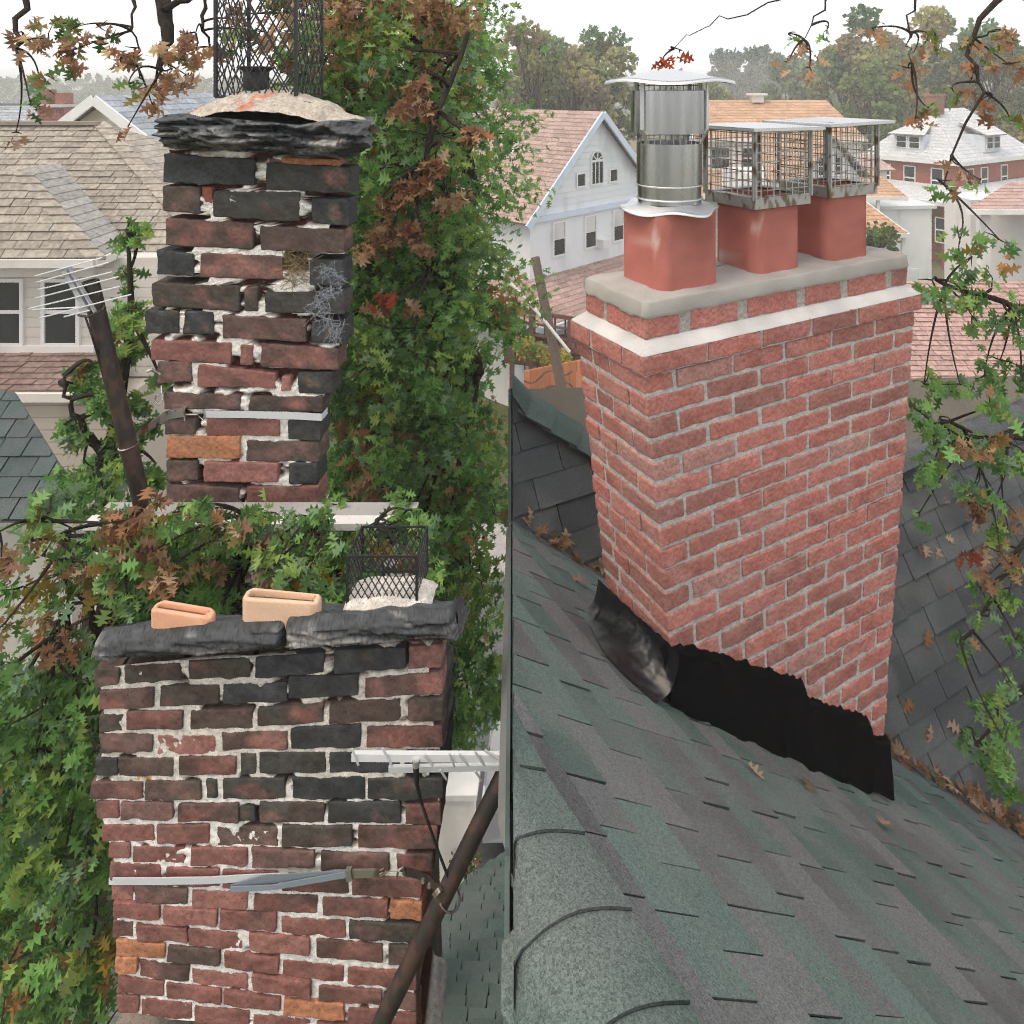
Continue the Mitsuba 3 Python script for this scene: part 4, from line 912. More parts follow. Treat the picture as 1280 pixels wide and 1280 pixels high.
# saplings between the houses and the chimneys
sp = []
for x, y, r, n, p in ((158, 300, .05, 12, GRN), (172, 285, .04, 8, GRN), (160, 345, .05, 10, MIX), (170, 385, .08, 30, GRN), (150, 400, .06, 16, MIX), (182, 430, .09, 36, GRN), (115, 455, .08, 30, MIX), (95, 480, .08, 30, GRN), (125, 500, .09, 36, GRN), (80, 530, .08, 30, GRN), (165, 500, .09, 36, GRN), (180, 545, .09, 40, GRN), (145, 560, .09, 36, GRN), (105, 575, .10, 44, GRN), (85, 612, .10, 44, GRN), (130, 620, .10, 44, GRN), (175, 610, .10, 44, GRN), (195, 580, .07, 24, GRN), (60, 640, .08, 30, GRN), (200, 470, .05, 14, GRN)):
    sp.append((P(x, y, 3.5 + rb.uniform(-.15, .25)), r, n, p))
tree('oak_sapling', 'young green oak in front of the tan shingled house, behind the leaning pipe mast', [(np.array([-2.3, 3.9, 0]), .09), (P(120, 760, 3.8), .06), (P(140, 560, 3.7), .035), (P(165, 400, 3.65), .018), (P(160, 290, 3.6), .006)], [[(P(140, 600, 3.7), .03), (P(95, 520, 3.5), .012), (P(80, 470, 3.5), .006)]], sp, .068, 220, 25, density=2.3)
# oak between the two old chimneys and down the left edge
bt = blob_field(5, 130, 850, 1290, 38, 42, (2.45,), .11, 64, lambda x, y: (BRN if rb.random() < .12 else GRN if rb.random() < .7 else MIX))
bt += blob_field(-5, 125, 860, 1290, 45, 50, (2.8,), .16, 80, GRN)
bt += blob_field(15, 180, 650, 800, 40, 38, (2.5,), .09, 34, lambda x, y: (TAN if rb.random() < .4 else MIX), lambda x, y: .75)
bt += blob_field(165, 540, 648, 760, 40, 32, (2.5,), .08, 34, lambda x, y: (TAN if x < 330 and y < 735 and rb.random() < .55 else (MIX if rb.random() < .3 else GRN)), lambda x, y: .85)
bt += blob_field(170, 330, 690, 790, 40, 40, (2.58,), .085, 40, GRN, lambda x, y: .8)
bt += blob_field(395, 560, 655, 770, 44, 40, (2.62,), .09, 44, GRN, lambda x, y: .95)
for x, y, pl in ((338, 712, BRN), (375, 712, [(.62, .34, .05), (.55, .26, .06)]), (385, 716, [(.62, .34, .05)]), (190, 690, BRN), (300, 660, TAN), (75, 805, BRN), (95, 700, BRN)): bt.append((P(x, y, 2.33), .035, 12, pl))
tree('spreading_oak', 'spreading oak filling the gap behind the long slate coping with dark limbs', [(np.array([-1.95, 3.0, 0]), .20), (P(115, 1000, 2.8), .075), (P(120, 860, 2.75), .06), (P(140, 760, 2.7), .05), (P(160, 640, 2.68), .03)],
     [[(P(125, 900, 2.72), .045), (P(250, 830, 2.66), .042), (P(290, 760, 2.62), .038), (P(300, 690, 2.6), .032), (P(306, 645, 2.6), .022)], [(P(270, 800, 2.62), .03), (P(370, 735, 2.6), .028), (P(425, 700, 2.6), .02), (P(455, 690, 2.6), .008)], [(P(370, 738, 2.6), .026), (P(395, 690, 2.6), .02), (P(400, 648, 2.6), .014)],
      [(P(150, 800, 2.6), .012), (P(100, 745, 2.5), .009), (P(60, 690, 2.45), .007), (P(45, 650, 2.45), .005)], [(P(100, 745, 2.5), .008), (P(75, 780, 2.45), .005), (P(60, 800, 2.45), .003)], [(P(400, 740, 2.6), .018), (P(440, 690, 2.6), .014), (P(470, 655, 2.6), .009)]], bt, .054, 300, 35, density=1.35, limb_r=.005)
# oak at the right, reaching over the green roof
rt = []
for x, y, r, n, p in ((1200, 300, .07, 12, MIX), (1175, 225, .05, 8, MIX), (1195, 205, .05, 7, BRN), (1225, 225, .05, 6, GRN), (1215, 320, .09, 24, GRN), (1250, 300, .09, 22, MIX), (1165, 350, .07, 16, GRN), (1240, 360, .10, 28, MIX), (1200, 360, .06, 12, GRN), (1215, 395, .05, 10, MIX), (1175, 375, .04, 6, MIX), (1255, 410, .09, 24, GRN), (1250, 450, .09, 28, GRN), (1230, 470, .08, 26, GRN),
                       (1155, 480, .07, 22, GRN), (1150, 515, .08, 28, GRN), (1175, 520, .08, 28, GRN), (1165, 555, .08, 30, GRN), (1200, 480, .07, 22, GRN), (1195, 555, .08, 28, MIX), (1160, 590, .06, 20, GRN), (1235, 510, .09, 26, MIX), (1250, 560, .10, 36, MIX), (1225, 590, .09, 34, MIX), (1245, 620, .10, 40, TAN), (1210, 630, .05, 12, BRN), (1260, 660, .09, 34, MIX), (1215, 560, .06, 16, BRN), (1250, 690, .07, 20, TAN), (1150, 640, .03, 6, GRN),
                       (1218, 688, .04, 12, RED), (1262, 735, .06, 18, GRN), (1225, 735, .05, 12, GRN), (1240, 715, .03, 8, BRN), (1205, 800, .05, 12, MIX), (1235, 770, .04, 10, MIX), (1262, 850, .06, 18, GRN), (1240, 880, .07, 22, GRN), (1215, 910, .06, 20, GRN), (1255, 925, .08, 34, GRN), (1265, 975, .08, 34, GRN), (1230, 940, .06, 18, GRN), (1270, 800, .06, 16, MIX), (1275, 560, .1, 36, GRN), (1275, 480, .1, 36, GRN), (1275, 400, .1, 30, MIX)):
    rt.append((P(x, y, 3.45 + rb.uniform(-.25, .2)), r, n, p))
for x, y, r, n, p in ((985, 42, .04, 5, MIX), (1008, 60, .05, 10, BRN), (1035, 35, .03, 3, GRN), (1012, 85, .03, 6, BRN), (985, 78, .03, 4, TAN), (1090, 35, .04, 5, BRN), (1145, 60, .05, 8, BRN), (1135, 85, .05, 8, BRN), (1170, 45, .08, 14, TAN), (1205, 50, .08, 16, TAN), (1235, 40, .09, 22, TAN), (1215, 95, .07, 14, BRN), (1240, 120, .06, 10, TAN), (1190, 110, .05, 7, MIX), (1260, 80, .08, 18, TAN), (1160, 135, .05, 8, MIX), (1145, 145, .04, 6, BRN), (832, 68, .03, 9, [(.42, .10, .05)]), (850, 62, .02, 4, [(.42, .10, .05)]), (1262, 150, .06, 10, MIX)):
    rt.append((P(x, y, 3.6 + rb.uniform(-.2, .2)), r, n, p))
tree('reaching_oak', 'oak at the right edge reaching leafy branches over the green roof valley', [(np.array([3.0, 4.6, 0]), .2), (P(1350, 700, 4.2), .13), (P(1345, 300, 4.1), .10), (P(1330, -50, 4.0), .07), (P(1300, -300, 4.0), .04)],
     [[(P(1335, 560, 4.1), .03), (P(1260, 550, 3.6), .016), (P(1170, 530, 3.5), .007)], [(P(1340, 640, 4.1), .03), (P(1280, 680, 3.6), .014), (P(1200, 800, 3.45), .005)], [(P(1345, 420, 4.1), .035), (P(1270, 380, 3.6), .016), (P(1170, 350, 3.5), .006)], [(P(1345, 760, 4.1), .03), (P(1290, 850, 3.6), .014), (P(1220, 930, 3.5), .005)],
      [(P(1330, 0, 4.0), .04), (P(1255, -10, 3.7), .018), (P(1210, 60, 3.65), .010), (P(1225, 110, 3.6), .008), (P(1180, 230, 3.5), .003)], [(P(1320, -120, 4.0), .04), (P(1150, -60, 3.7), .014), (P(1040, -10, 3.65), .006), (P(1005, 50, 3.6), .002)], [(P(1040, -12, 3.65), .005), (P(900, 20, 3.65), .003), (P(835, 62, 3.65), .0015)], [(P(1150, -60, 3.7), .01), (P(1140, 30, 3.65), .004), (P(1140, 80, 3.6), .002)]], rt, .070, 300, 45, droop=.8, limb_r=.005)

# dry leaves caught in the valley and scattered on the slopes
rl = np.random.default_rng(12)
def fallen(p, nrm, size, cols, label, group, upright=.35):
    n = unit(nrm + rl.normal(size=3) * upright); y = unit(np.cross(n, rl.normal(size=3))); x = np.cross(y, n); c = np.array(cols[rl.integers(len(cols))]) * rl.choice([.8, 1.0, 1.2])
    k = num('fallen_leaf'); scene[k] = {**leaf_ply(int(rl.integers(6)), np.round(c / .05) * .05), 'to_world': mat4(np.stack([x, y, n], 1), size * rl.uniform(.75, 1.15), p)}
    tag(k, label, 'leaf', group)
nN = unit(np.array([*(U[:2] * SL), 1.0])); nFs = nF
def on_near(u, v): return P0 + U * u + V * v + np.array([0, 0, -SL * u])
def on_far(u, v): return np.array([*(P0 + U * u + V * v)[:2], zF(v)])
for i in range(105):                                     # right of the chimney
    u = 1.42 + 1.1 * rl.random(); d = abs(rl.normal(0, .05)); fallen(on_near(u, va(u) - d) + nN * rl.uniform(.015, .05), nN, .085, BRN, 'dry brown oak leaf in the drift along the roof valley right of the rebuilt chimney', 'leaves drifted in the right part of the valley', .8)
for i in range(34):
    u = .08 + .36 * rl.random(); d = abs(rl.normal(0, .04)); fallen(on_near(u, va(u) - d) + nN * rl.uniform(.012, .035), nN, .085, BRN[:4], 'dry tan oak leaf in the drift along the roof valley left of the rebuilt chimney', 'leaves drifted in the left part of the valley', .6)
def ray_hit(x, y, o, n):
    d = P(x, y, 1.0) - np.array([0, 0, EYE]); e = np.array([0, 0, EYE]); return e + d * ((np.asarray(o) - e) @ n / (d @ n))
for x, y in ((1155, 682), (1170, 685), (1178, 628), (1190, 676), (1145, 682), (1188, 735), (1155, 808), (1165, 805), (1135, 878), (1140, 890), (1182, 902), (1240, 828), (1160, 930)):
    fallen(ray_hit(x, y, oF, nFs) + nFs * .016, nFs, .085, BRN, 'single brown oak leaf lying on the dark far slope of the green roof', 'leaves scattered on the dark far slope', .25)
for x, y, lb in ((1012, 993, 'brown oak leaf on the open slope just below the black tar'), (1099, 1037, 'light brown oak leaf alone on the slope, farthest right of the tar corner'), (932, 962, 'rusty oak leaf on the slope against the foot of the black tar'), (714, 725, 'tan leaf lying apart on the near slope below the left leaf drift')):
    fallen(ray_hit(x, y, P0, nN) + nN * .016, nN, .08, BRN, lb, None, .2)
# ---------------------------------------------------------------- ground, street and the houses round about
g = np.array([[(x, y, 0) for x in (-900, -60, 60, 900)] for y in (-300, -5, 60, 2400)], float)
MB().grid(g, (.15, .15, .1), flip=True).build('ground', 'ground_mat'); tag('ground', 'grassy ground of the back yards', kind='structure')
st = MB().poly([(-9, 8.2, .004), (40, 8.2, .004), (40, 14.5, .004), (-9, 14.5, .004)], (.17, .175, .19)); st.build('street', 'asphalt'); tag('street', 'grey asphalt street behind the parked car', kind='structure')
MB().box((-9, 14.5, -.1), (40, 16.2, .13), (.55, .54, .52)).build('pavement', 'concrete'); tag('pavement', 'pale concrete pavement with kerb', kind='structure')

def coursed(m, q, n, th, colf, rs):
    """A far roof plane (TL TR BR BL) laid in n lapped courses."""
    q = np.asarray(q, float); nr = unit(np.cross(q[2] - q[3], q[0] - q[3])); nr = nr if nr[2] > 0 else -nr
    L = lambda t: (q[0] + (q[3] - q[0]) * t, q[1] + (q[2] - q[1]) * t)
    for k in range(n):
        a, b = L(k / n); c, d = L((k + 1) / n); w = max(np.linalg.norm(d - c), np.linalg.norm(b - a)); k2 = max(1, int(w / .35)); sh = rs.random() / k2
        cut = np.clip(np.r_[0, np.arange(1, k2) / k2 + sh - .5 / k2, 1], 0, 1)
        for u0, u1 in zip(cut[:-1], cut[1:]):
            col = colf(rs)
            v = [a + (b - a) * u0 + nr * .004, a + (b - a) * u1 + nr * .004, c + (d - c) * u1 + nr * th, c + (d - c) * u0 + nr * th]
            m.add([*v, v[3] - nr * th, v[2] - nr * th], [[0, 1, 2, 3], [3, 2, 5, 4]], col)
    m.add(q - nr * .06, [[0, 1, 2, 3]], (.15, .13, .12))
    for i in range(4): m.add([q[i] + nr * .004, q[(i + 1) % 4] + nr * .004, q[(i + 1) % 4] - nr * .06, q[i] - nr * .06], [[0, 1, 2, 3]], (.3, .28, .26))
def tone(c, j=.18): return lambda rs: np.array(c) * rs.uniform(1 - j, 1 + j)
rh = np.random.default_rng(99)
def roof(key, quads, n, th, c, j=.18, bsdf='far_shingle'):
    m = MB()
    for q in quads: coursed(m, q, n, th, tone(c, j), rh)
    return m.build(key + '__roof', bsdf)
def trim(key, pts, w, h, col=(.74, .75, .76), name='trim'):
    m = MB()
    for a, b in zip(pts[:-1], pts[1:]): m.bar(a, b, w, h, col)
    return m.build(f'{key}__{name}', 'paint')
def wall(key, fr, x0, x1, z0, z1, d=.2, y=0, col=(.7, .7, .7), bsdf='paint', boards=0):
    m = MB().box((x0, y, z0), (x1, y + d, z1), col, fr)
    if boards:
        for k in range(int((z1 - z0) / boards)): m.box((x0, y - .012, z0 + k * boards), (x1, y - .003, z0 + (k + .93) * boards), np.array(col) * rh.uniform(.95, 1.03), fr)
    return m.build(key + '__wall', bsdf)
def window(key, fr, x, z, w, h, y=0, mull=1, col=(.80, .81, .82), lite=False, split=0):
    m = MB(); t = max(.05, .09 * w)
    for a in ((x - t, z - t, x, z + h + t), (x + w, z - t, x + w + t, z + h + t), (x, z - t, x + w, z), (x, z + h, x + w, z + h + t)): m.box((a[0], y - .05, a[1]), (a[2], y + .06, a[3]), col, fr)
    if mull: m.box((x, y - .03, z + h * .48), (x + w, y + .03, z + h * .54), col, fr)
    for k in range(split): m.box((x + w * (k + 1) / (split + 1) - .02, y - .03, z), (x + w * (k + 1) / (split + 1) + .02, y + .03, z + h), col, fr)
    k = m.build(key + '__window', 'paint')
    MB().box((x, y - .024, z), (x + w, y + .0, z + h), (.5, .5, .5), fr).build(k + '__pane', 'glass')
    if lite: MB().box((x + .02, y - .034, z + h * .5), (x + w - .02, y - .027, z + h), (.66, .66, .64), fr).build(k + '__blind', 'paint')
    return k
def posts(key, fr, xs, y, z0, z1, w=.12, col=(.78, .78, .77)):
    for x in xs: MB().box((x - w / 2, y - w / 2, z0), (x + w / 2, y + w / 2, z1), col, fr).build(key + '__post', 'paint')
def gp(p): return np.array([p[0], p[1], 0.])

# added boarded wall below the narrow chimney, standing in for bright sky
W_ = 'added_boarded_wall'; tag(W_, 'added white boarded wall standing in for bright sky, with a gutter under the narrow old chimney, half hidden by leaves', 'wall')
fw = Fr(gp(P(118, 650, 2.74)), 0); wx = P(508, 0, 2.74)[0] - P(118, 0, 2.74)[0]; zt = P(0, 652, 2.74)[2]
MB().box((0, .02, 3), (wx, .10, zt - .01), (.5, .5, .5), fw).build(W_ + '__core', 'paint')
for k in range(34):
    z1 = zt - .012 - k * .052; MB().hexa([fw([0, .012, z1]), fw([wx, .012, z1]), fw([wx, -.004, z1 - .050]), fw([0, -.004, z1 - .050]), fw([0, .02, z1]), fw([wx, .02, z1]), fw([wx, .019, z1 - .05]), fw([0, .019, z1 - .05])], np.array([.78, .78, .77]) * rh.uniform(.93, 1.02)).build(W_ + '__board', 'paint')
MB().box((-.02, -.035, zt - .012), (wx + .02, .019, zt + .012), (.74, .74, .73), fw).build(W_ + '__gutter', 'paint')
MB().box((-.02, .021, zt - .008), (wx + .02, .12, zt + .004), (.4, .4, .4), fw).build(W_ + '__coping', 'paint')

# tan shingled house, left
H = 'tan_shingled_house'; tag(H, 'house with tan shingled hip roof, projecting lower hip and white framed window', 'house')
tan = (.36, .315, .285)
def tcol(rs): return np.array(tan) * rs.uniform(.85, 1.15)
def plane_poly(key, tl, tr, br, bl, extra, expo, tab, th, bsdf, colf, n_parts, seed, part='shingle'):
    """Shingles over a planar quad given by world points (bottom edge level)."""
    e1 = unit(br - bl); n = unit(np.cross(e1, tl - bl)); e2 = np.cross(n, e1); e2 = e2 if e2[2] > 0 else -e2
    f = lambda p: ((p - bl) @ e1, (p - bl) @ e2)
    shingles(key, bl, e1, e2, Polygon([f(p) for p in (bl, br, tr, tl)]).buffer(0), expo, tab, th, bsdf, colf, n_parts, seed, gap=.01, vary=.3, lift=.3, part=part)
e0 = P(0, 325, 11.); R_ = P(125, 156, 13.2); El = P(-190, 325, 11.); Er = P(272, 325, 11.); Rl = P(-150, 156, 13.2)
plane_poly(H, Rl, R_, Er, El, None, .135, .30, .012, 'far_shingle', tcol, 290, 61)
Eb = np.array([Er[0] + .9, 17.0, Er[2]]); bl_ = Eb; 
m = MB(); coursed(m, [R_, R_ + [.05, .0, 0], Eb, Er], 20, .012, tone((.37, .32, .30)), rh); m.build(H + '__hip_slope', 'far_shingle')
w1, w2, w3, w4 = P(24, 212, 11.3), P(74, 204, 11.7), P(160, 306, 11.0), P(120, 323, 10.35)
m = MB(); coursed(m, [w1, w2, w3, w4], 12, .014, tone((.33, .31, .315), .1), rh); m.build(H + '__porch_slope', 'far_shingle')
wl = P(-190, 323, 10.35); plane_poly(H + '__wing', P(-190, 212, 11.3), w1, w4, wl, None, .135, .30, .012, 'far_shingle', tcol, 90, 63)
ax = unit(w1 - w4); nrm_ = unit(np.array([.15, -.7, .7]))
for k in range(11): a = w4 + (w1 - w4) * k / 11; MB().hexa([a + np.array([-.13, -.02, .0]) + ax * .22, a + np.array([.13, .0, .0]) + ax * .22, a + np.array([.14, 0, .03]), a + np.array([-.14, -.03, .03]), a + np.array([-.12, .03, -.03]) + ax * .22, a + np.array([.12, .03, -.03]) + ax * .22, a + np.array([.12, .03, -.03]), a + np.array([-.12, .03, -.03])], tcol(rh)).build(H + '__ridge_cap', 'far_shingle')
a = (R_, Er)
for k in range(20): p = a[1] + (a[0] - a[1]) * k / 20; d = unit(a[0] - a[1]); MB().hexa([p + np.array([-.12, -.03, .02]) + d * .3, p + np.array([.12, .03, .02]) + d * .3, p + np.array([.13, .03, .05]), p + np.array([-.13, -.03, .05]), p + np.array([-.1, .03, -.04]) + d * .3, p + np.array([.1, .03, -.04]) + d * .3, p + np.array([.1, .03, -.04]), p + np.array([-.1, .03, -.04])], tcol(rh)).build(H + '__ridge_cap', 'far_shingle')
trim(H, [Rl + [0, 0, .03], R_ + [0, 0, .03]], .2, .06, (.3, .26, .23), 'ridge')
trim(H, [wl + [0, -.03, -.06], w4 + [0, -.03, -.06], w3 + [0.02, -.02, -.06]], .08, .11, (.72, .71, .68), 'gutter')
trim(H, [El + [0, -.03, -.06], Er + [0, -.03, -.06], Eb + [.03, 0, -.06]], .08, .11, (.72, .71, .68), 'gutter')
fh = Fr(gp(P(-200, 0, 10.75)), 0); xo = P(-200, 0, 10.75)[0]; X = lambda x, Y=10.75: P(x, 0, Y)[0] - xo; Z = lambda y, Y=10.75: P(0, y, Y)[2]
wall(H, fh, 0, X(198), Z(470), Z(322), 5.5, col=(.66, .64, .58), boards=.14)
window(H, fh, X(58), Z(428), X(97) - X(58), Z(352) - Z(428), split=0); window(H, fh, X(-22), Z(428), X(27) - X(-22), Z(352) - Z(428))
MB().box((X(-60), -.06, Z(440)), (X(120), -.013, Z(431)), (.8, .8, .78), fh).build(H + '__sill', 'paint')
MB().box((X(-60), -.07, Z(345)), (X(120), -.013, Z(331)), (.78, .77, .73), fh).build(H + '__frieze', 'paint')
plane_poly(H + '__skirt', P(-200, 442, 10.7), P(150, 442, 10.7), P(152, 490, 9.9), P(-200, 490, 9.9), None, .125, .24, .012, 'far_shingle', lambda rs: np.array((.27, .20, .165)) * rs.uniform(.85, 1.15), 120, 65)
trim(H, [P(-200, 496, 9.88), P(154, 496, 9.88)], .09, .11, (.72, .70, .66), 'gutter')
f2 = Fr(gp(P(-200, 0, 10.)), 0); wall(H, f2, 0, P(152, 0, 10.)[0] - P(-200, 0, 10.)[0], 0, P(0, 500, 10.)[2], 5, col=(.52, .47, .41), boards=.16)
# small dark green roof corner lower left
K2 = 'dark_green_roof'; tag(K2, 'dark blue green shingled roof corner sloping down at the far left, below the tan house', 'roof')
q1, q2, q3, q4 = P(-160, 470, 6.6), P(20, 492, 6.5), P(118, 650, 5.7), P(-160, 680, 5.5)
def dgreen(rs): return np.array((.075, .135, .138)) * rs.uniform(.85, 1.2)
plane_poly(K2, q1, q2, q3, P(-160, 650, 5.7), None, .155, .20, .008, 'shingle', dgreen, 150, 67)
MB().box((-9, 0, 0), (P(90, 0, 5.9)[0] + 0, .2, P(0, 662, 5.9)[2]), (.6, .58, .55), Fr((0, 5.9, 0), 0)).build(K2 + '__wall', 'paint')
# brown roof glimpsed right of the narrow chimney
K3 = 'brown_plank_roof'; tag(K3, 'weathered brown shingled roof glimpsed between the narrow chimney and the pin oak', 'roof')
plane_poly(K3, P(330, 520, 9.2), P(520, 520, 9.2), P(520, 700, 7.6), P(330, 700, 7.6), None, .105, .34, .010, 'far_shingle', lambda rs: np.array((.30, .25, .21)) * rs.uniform(.75, 1.2), 200, 69)
MB().box((P(330, 0, 7.8)[0], 7.8, 0), (P(515, 0, 7.8)[0], 9, P(0, 705, 7.8)[2]), (.5, .46, .4)).build(K3 + '__wall', 'paint')
# cream gable house and the blue-grey roofed house behind
H = 'cream_gable_house'; tag(H, 'cream gabled house with broad white eaves behind the tan roof', 'house')
fo = Fr(gp(P(135, 0, 19)), -8); zr, ze = P(0, 119, 19)[2], P(0, 217, 19)[2]; hw = 2.75; cream = (.86, .83, .72)
m = MB().add([fo([-hw, 0, ze]), fo([hw, 0, ze]), fo([0, 0, zr - .12])], [[0, 1, 2]], cream); m.box((-hw, 0, 0), (hw, 8, ze), cream, fo); m.build(H + '__wall', 'paint')
for k in range(9): t0, t1 = k / 9, (k + .93) / 9; w0, w1_ = hw * (1 - t0), hw * (1 - t1); zz = lambda t: ze + (zr - .15 - ze) * t; MB().add([fo([-w0, -.02, zz(t0)]), fo([w0, -.02, zz(t0)]), fo([w1_, -.012, zz(t1)]), fo([-w1_, -.012, zz(t1)])], [[0, 1, 2, 3]], cream).build(H + '__board', 'paint')
roof(H, [[fo([0, -.45, zr]), fo([0, 8, zr]), fo([hw + .4, 8, ze - .25]), fo([hw + .4, -.45, ze - .25])], [fo([0, -.45, zr]), fo([0, 8, zr]), fo([-hw - .4, 8, ze - .25]), fo([-hw - .4, -.45, ze - .25])]], 16, .015, (.33, .38, .42))
trim(H, [fo([-hw - .42, -.48, ze - .38]), fo([0, -.48, zr - .10]), fo([hw + .42, -.48, ze - .38])], .06, .24, (.80, .81, .82))
MB().box((-.35, -.03, ze + .3), (.35, .05, ze + .75), (.7, .68, .6), fo).build(H + '__vent', 'paint')
H = 'grey_roofed_house'; tag(H, 'house with blue grey shingled roof and small brick chimney at the far left', 'house')
p_ = [P(-40, 131, 29), P(180, 131, 29), P(180, 196, 26), P(-40, 196, 26)]; roof(H, [p_, [p_[0], p_[1], p_[1] + [0, 3, -2], p_[0] + [0, 3, -2]]], 18, .02, (.36, .40, .43))
trim(H, [P(-40, 130, 29), P(180, 130, 29)], .16, .06, (.2, .25, .27), 'ridge')
MB().box((P(-40, 0, 26.2)[0], 26.2, 0), (P(180, 0, 26.2)[0], 31, P(0, 197, 26.2)[2]), (.7, .7, .68)).build(H + '__wall', 'paint')
c0, c1b = P(47, 156, 26.5), P(80, 134, 26.5); ck = H + '__chimney'
m = MB(); zz = c0[2]
bh = (c1b[2] - c0[2] + .5) / 9
MB().box((c0[0], 26.5, c0[2] - .6), (c1b[0], 27.1, c1b[2]), (.32, .17, .15)).build(ck, 'masonry')
for r in range(9):
    for i in range(4): x = c0[0] + (c1b[0] - c0[0]) * ((i + (r % 2) * .5) / 4.0); x1 = min(c1b[0], x + (c1b[0] - c0[0]) * .235); MB().box((x, 26.48, c0[2] - .55 + r * bh), (x1, 26.6, c0[2] - .55 + (r + .88) * bh), np.array((.30, .13, .11)) * rh.uniform(.7, 1.3)).build(ck + '__brick', 'masonry')
MB().box((c0[0] - .08, 26.4, c1b[2] + .0), (c1b[0] + .08, 27.2, c1b[2] + .10), (.55, .53, .5)).box((c0[0], 26.5, c1b[2] + .1), (c0[0] + .32, 27, c1b[2] + .62), (.34, .16, .13)).box((c1b[0] - .3, 26.5, c1b[2] + .1), (c1b[0], 27, c1b[2] + .5), (.34, .16, .13)).build(ck + '__cap', 'paint')

# white gabled house, right of the oak
H = 'white_gable_house'; tag(H, 'white gabled house with tan roof and arched attic window left of the rebuilt chimney', 'house')
yaw = math.degrees(math.atan2(.75, .66)); A3 = P(745, 140, 24); fo = Fr(gp(A3), yaw); zr = A3[2]; ze = zr - 2.95; hw = 3.2; wht = (.78, .82, .86)
m = MB().add([fo([-hw, 0, ze]), fo([hw, 0, ze]), fo([0, 0, zr - .05])], [[0, 1, 2]], wht); m.box((-hw + .25, .0, 0), (hw - .25, 8, ze), wht, fo); m.build(H + '__wall', 'paint')
for k in range(15):
    t0, t1 = k / 15, (k + .94) / 15; zz = lambda t: ze + (zr - .1 - ze) * t
    MB().add([fo([-hw * (1 - t0), -.025, zz(t0)]), fo([hw * (1 - t0), -.025, zz(t0)]), fo([hw * (1 - t1), -.012, zz(t1)]), fo([-hw * (1 - t1), -.012, zz(t1)])], [[0, 1, 2, 3]], np.array(wht) * rh.uniform(.97, 1.02)).build(H + '__board', 'paint')
roof(H, [[fo([0, -.3, zr + .02]), fo([0, 10, zr + .02]), fo([-hw - .15, 10, ze - .1]), fo([-hw - .15, -.3, ze - .1])], [fo([0, -.3, zr + .02]), fo([0, 10, zr + .02]), fo([hw + .15, 10, ze - .1]), fo([hw + .15, -.3, ze - .1])]], 26, .02, (.42, .32, .27))
trim(H, [fo([-hw - .17, -.32, ze - .2]), fo([0, -.32, zr - .05]), fo([hw + .17, -.32, ze - .2])], .06, .2, (.62, .74, .84))
MB().box((-1.5, 2.2, zr - 1.35), (-1.25, 2.5, zr - .9), (.85, .85, .85), fo).build(H + '__skylight', 'paint')
m = MB(); n = 14; th = np.linspace(0, math.pi, n)
zw = zr - 2.15
arc = [fo([.30 * math.cos(t), -.05, zw + .62 + .30 * math.sin(t)]) for t in th]; m.tube(arc, .035, 6, (.8, .82, .84)); 
for t in (.7, 1.57, 2.44): m.bar(fo([0, -.05, zw + .62]), arc[int(t / math.pi * (n - 1))], .03, .03, (.8, .82, .84))
m.bar(fo([-.3, -.05, zw + .62]), fo([.3, -.05, zw + .62]), .05, .05, (.8, .82, .84)); m.build(H + '__arched_window', 'paint')
MB().poly([fo([.28 * math.cos(t), -.035, zw + .62 + .28 * math.sin(t)]) for t in th]).build(H + '__arched_window__pane', 'glass')
window(H, fo, -.27, zw - .1, .54, .68, -.03, 0, split=2); window(H, fo, -.95, zw - .1, .34, .36, -.03, 0); window(H, fo, .65, zw - .1, .34, .36, -.03, 0)
zl = ze - 1.75
for x in (-2.0, -.55, .85, 2.0): window(H, fo, x, ze - 1.25, .48, .95, -.02, 1, lite=True)
MB().box((-.05, -.35, ze - 1.3), (.35, .0, ze - 1.05), (.75, .76, .77), fo).build(H + '__air_conditioner', 'paint')
MB().box((-hw - .05, -.12, ze - .16), (hw + .05, -.03, ze - .0), (.62, .74, .84), fo).build(H + '__frieze', 'paint')
sk = [fo([-hw - .2, .1, zl]), fo([hw + .3, .1, zl]), fo([hw + .8, -1.7, zl - .75]), fo([-hw - .9, -1.7, zl - .75])]; m = MB(); coursed(m, sk, 10, .02, tone((.42, .31, .25)), rh)
coursed(m, [fo([-hw - .2, 5, zl]), sk[0], sk[3], fo([-hw - .9, 5, zl - .75])], 10, .02, tone((.42, .31, .25)), rh); m.build(H + '__skirt_roof', 'far_shingle')
trim(H, [fo([-hw - .92, 5, zl - .84]), fo([-hw - .92, -1.74, zl - .84]), fo([hw + .82, -1.74, zl - .84])], .1, .16, (.66, .77, .86), 'gutter')
MB().box((-hw - .4, -1.2, 0), (hw, 0, zl - .8), (.56, .66, .74), fo).build(H + '__porch_wall', 'paint')
MB().box((-hw + .6, -1.26, zl - 2.9), (-hw + 1.4, -1.2, zl - 1.0), (.42, .55, .66), fo).build(H + '__porch_door', 'paint')
window(H, fo, -hw + 1.9, zl - 1.9, .7, .9, -1.22)
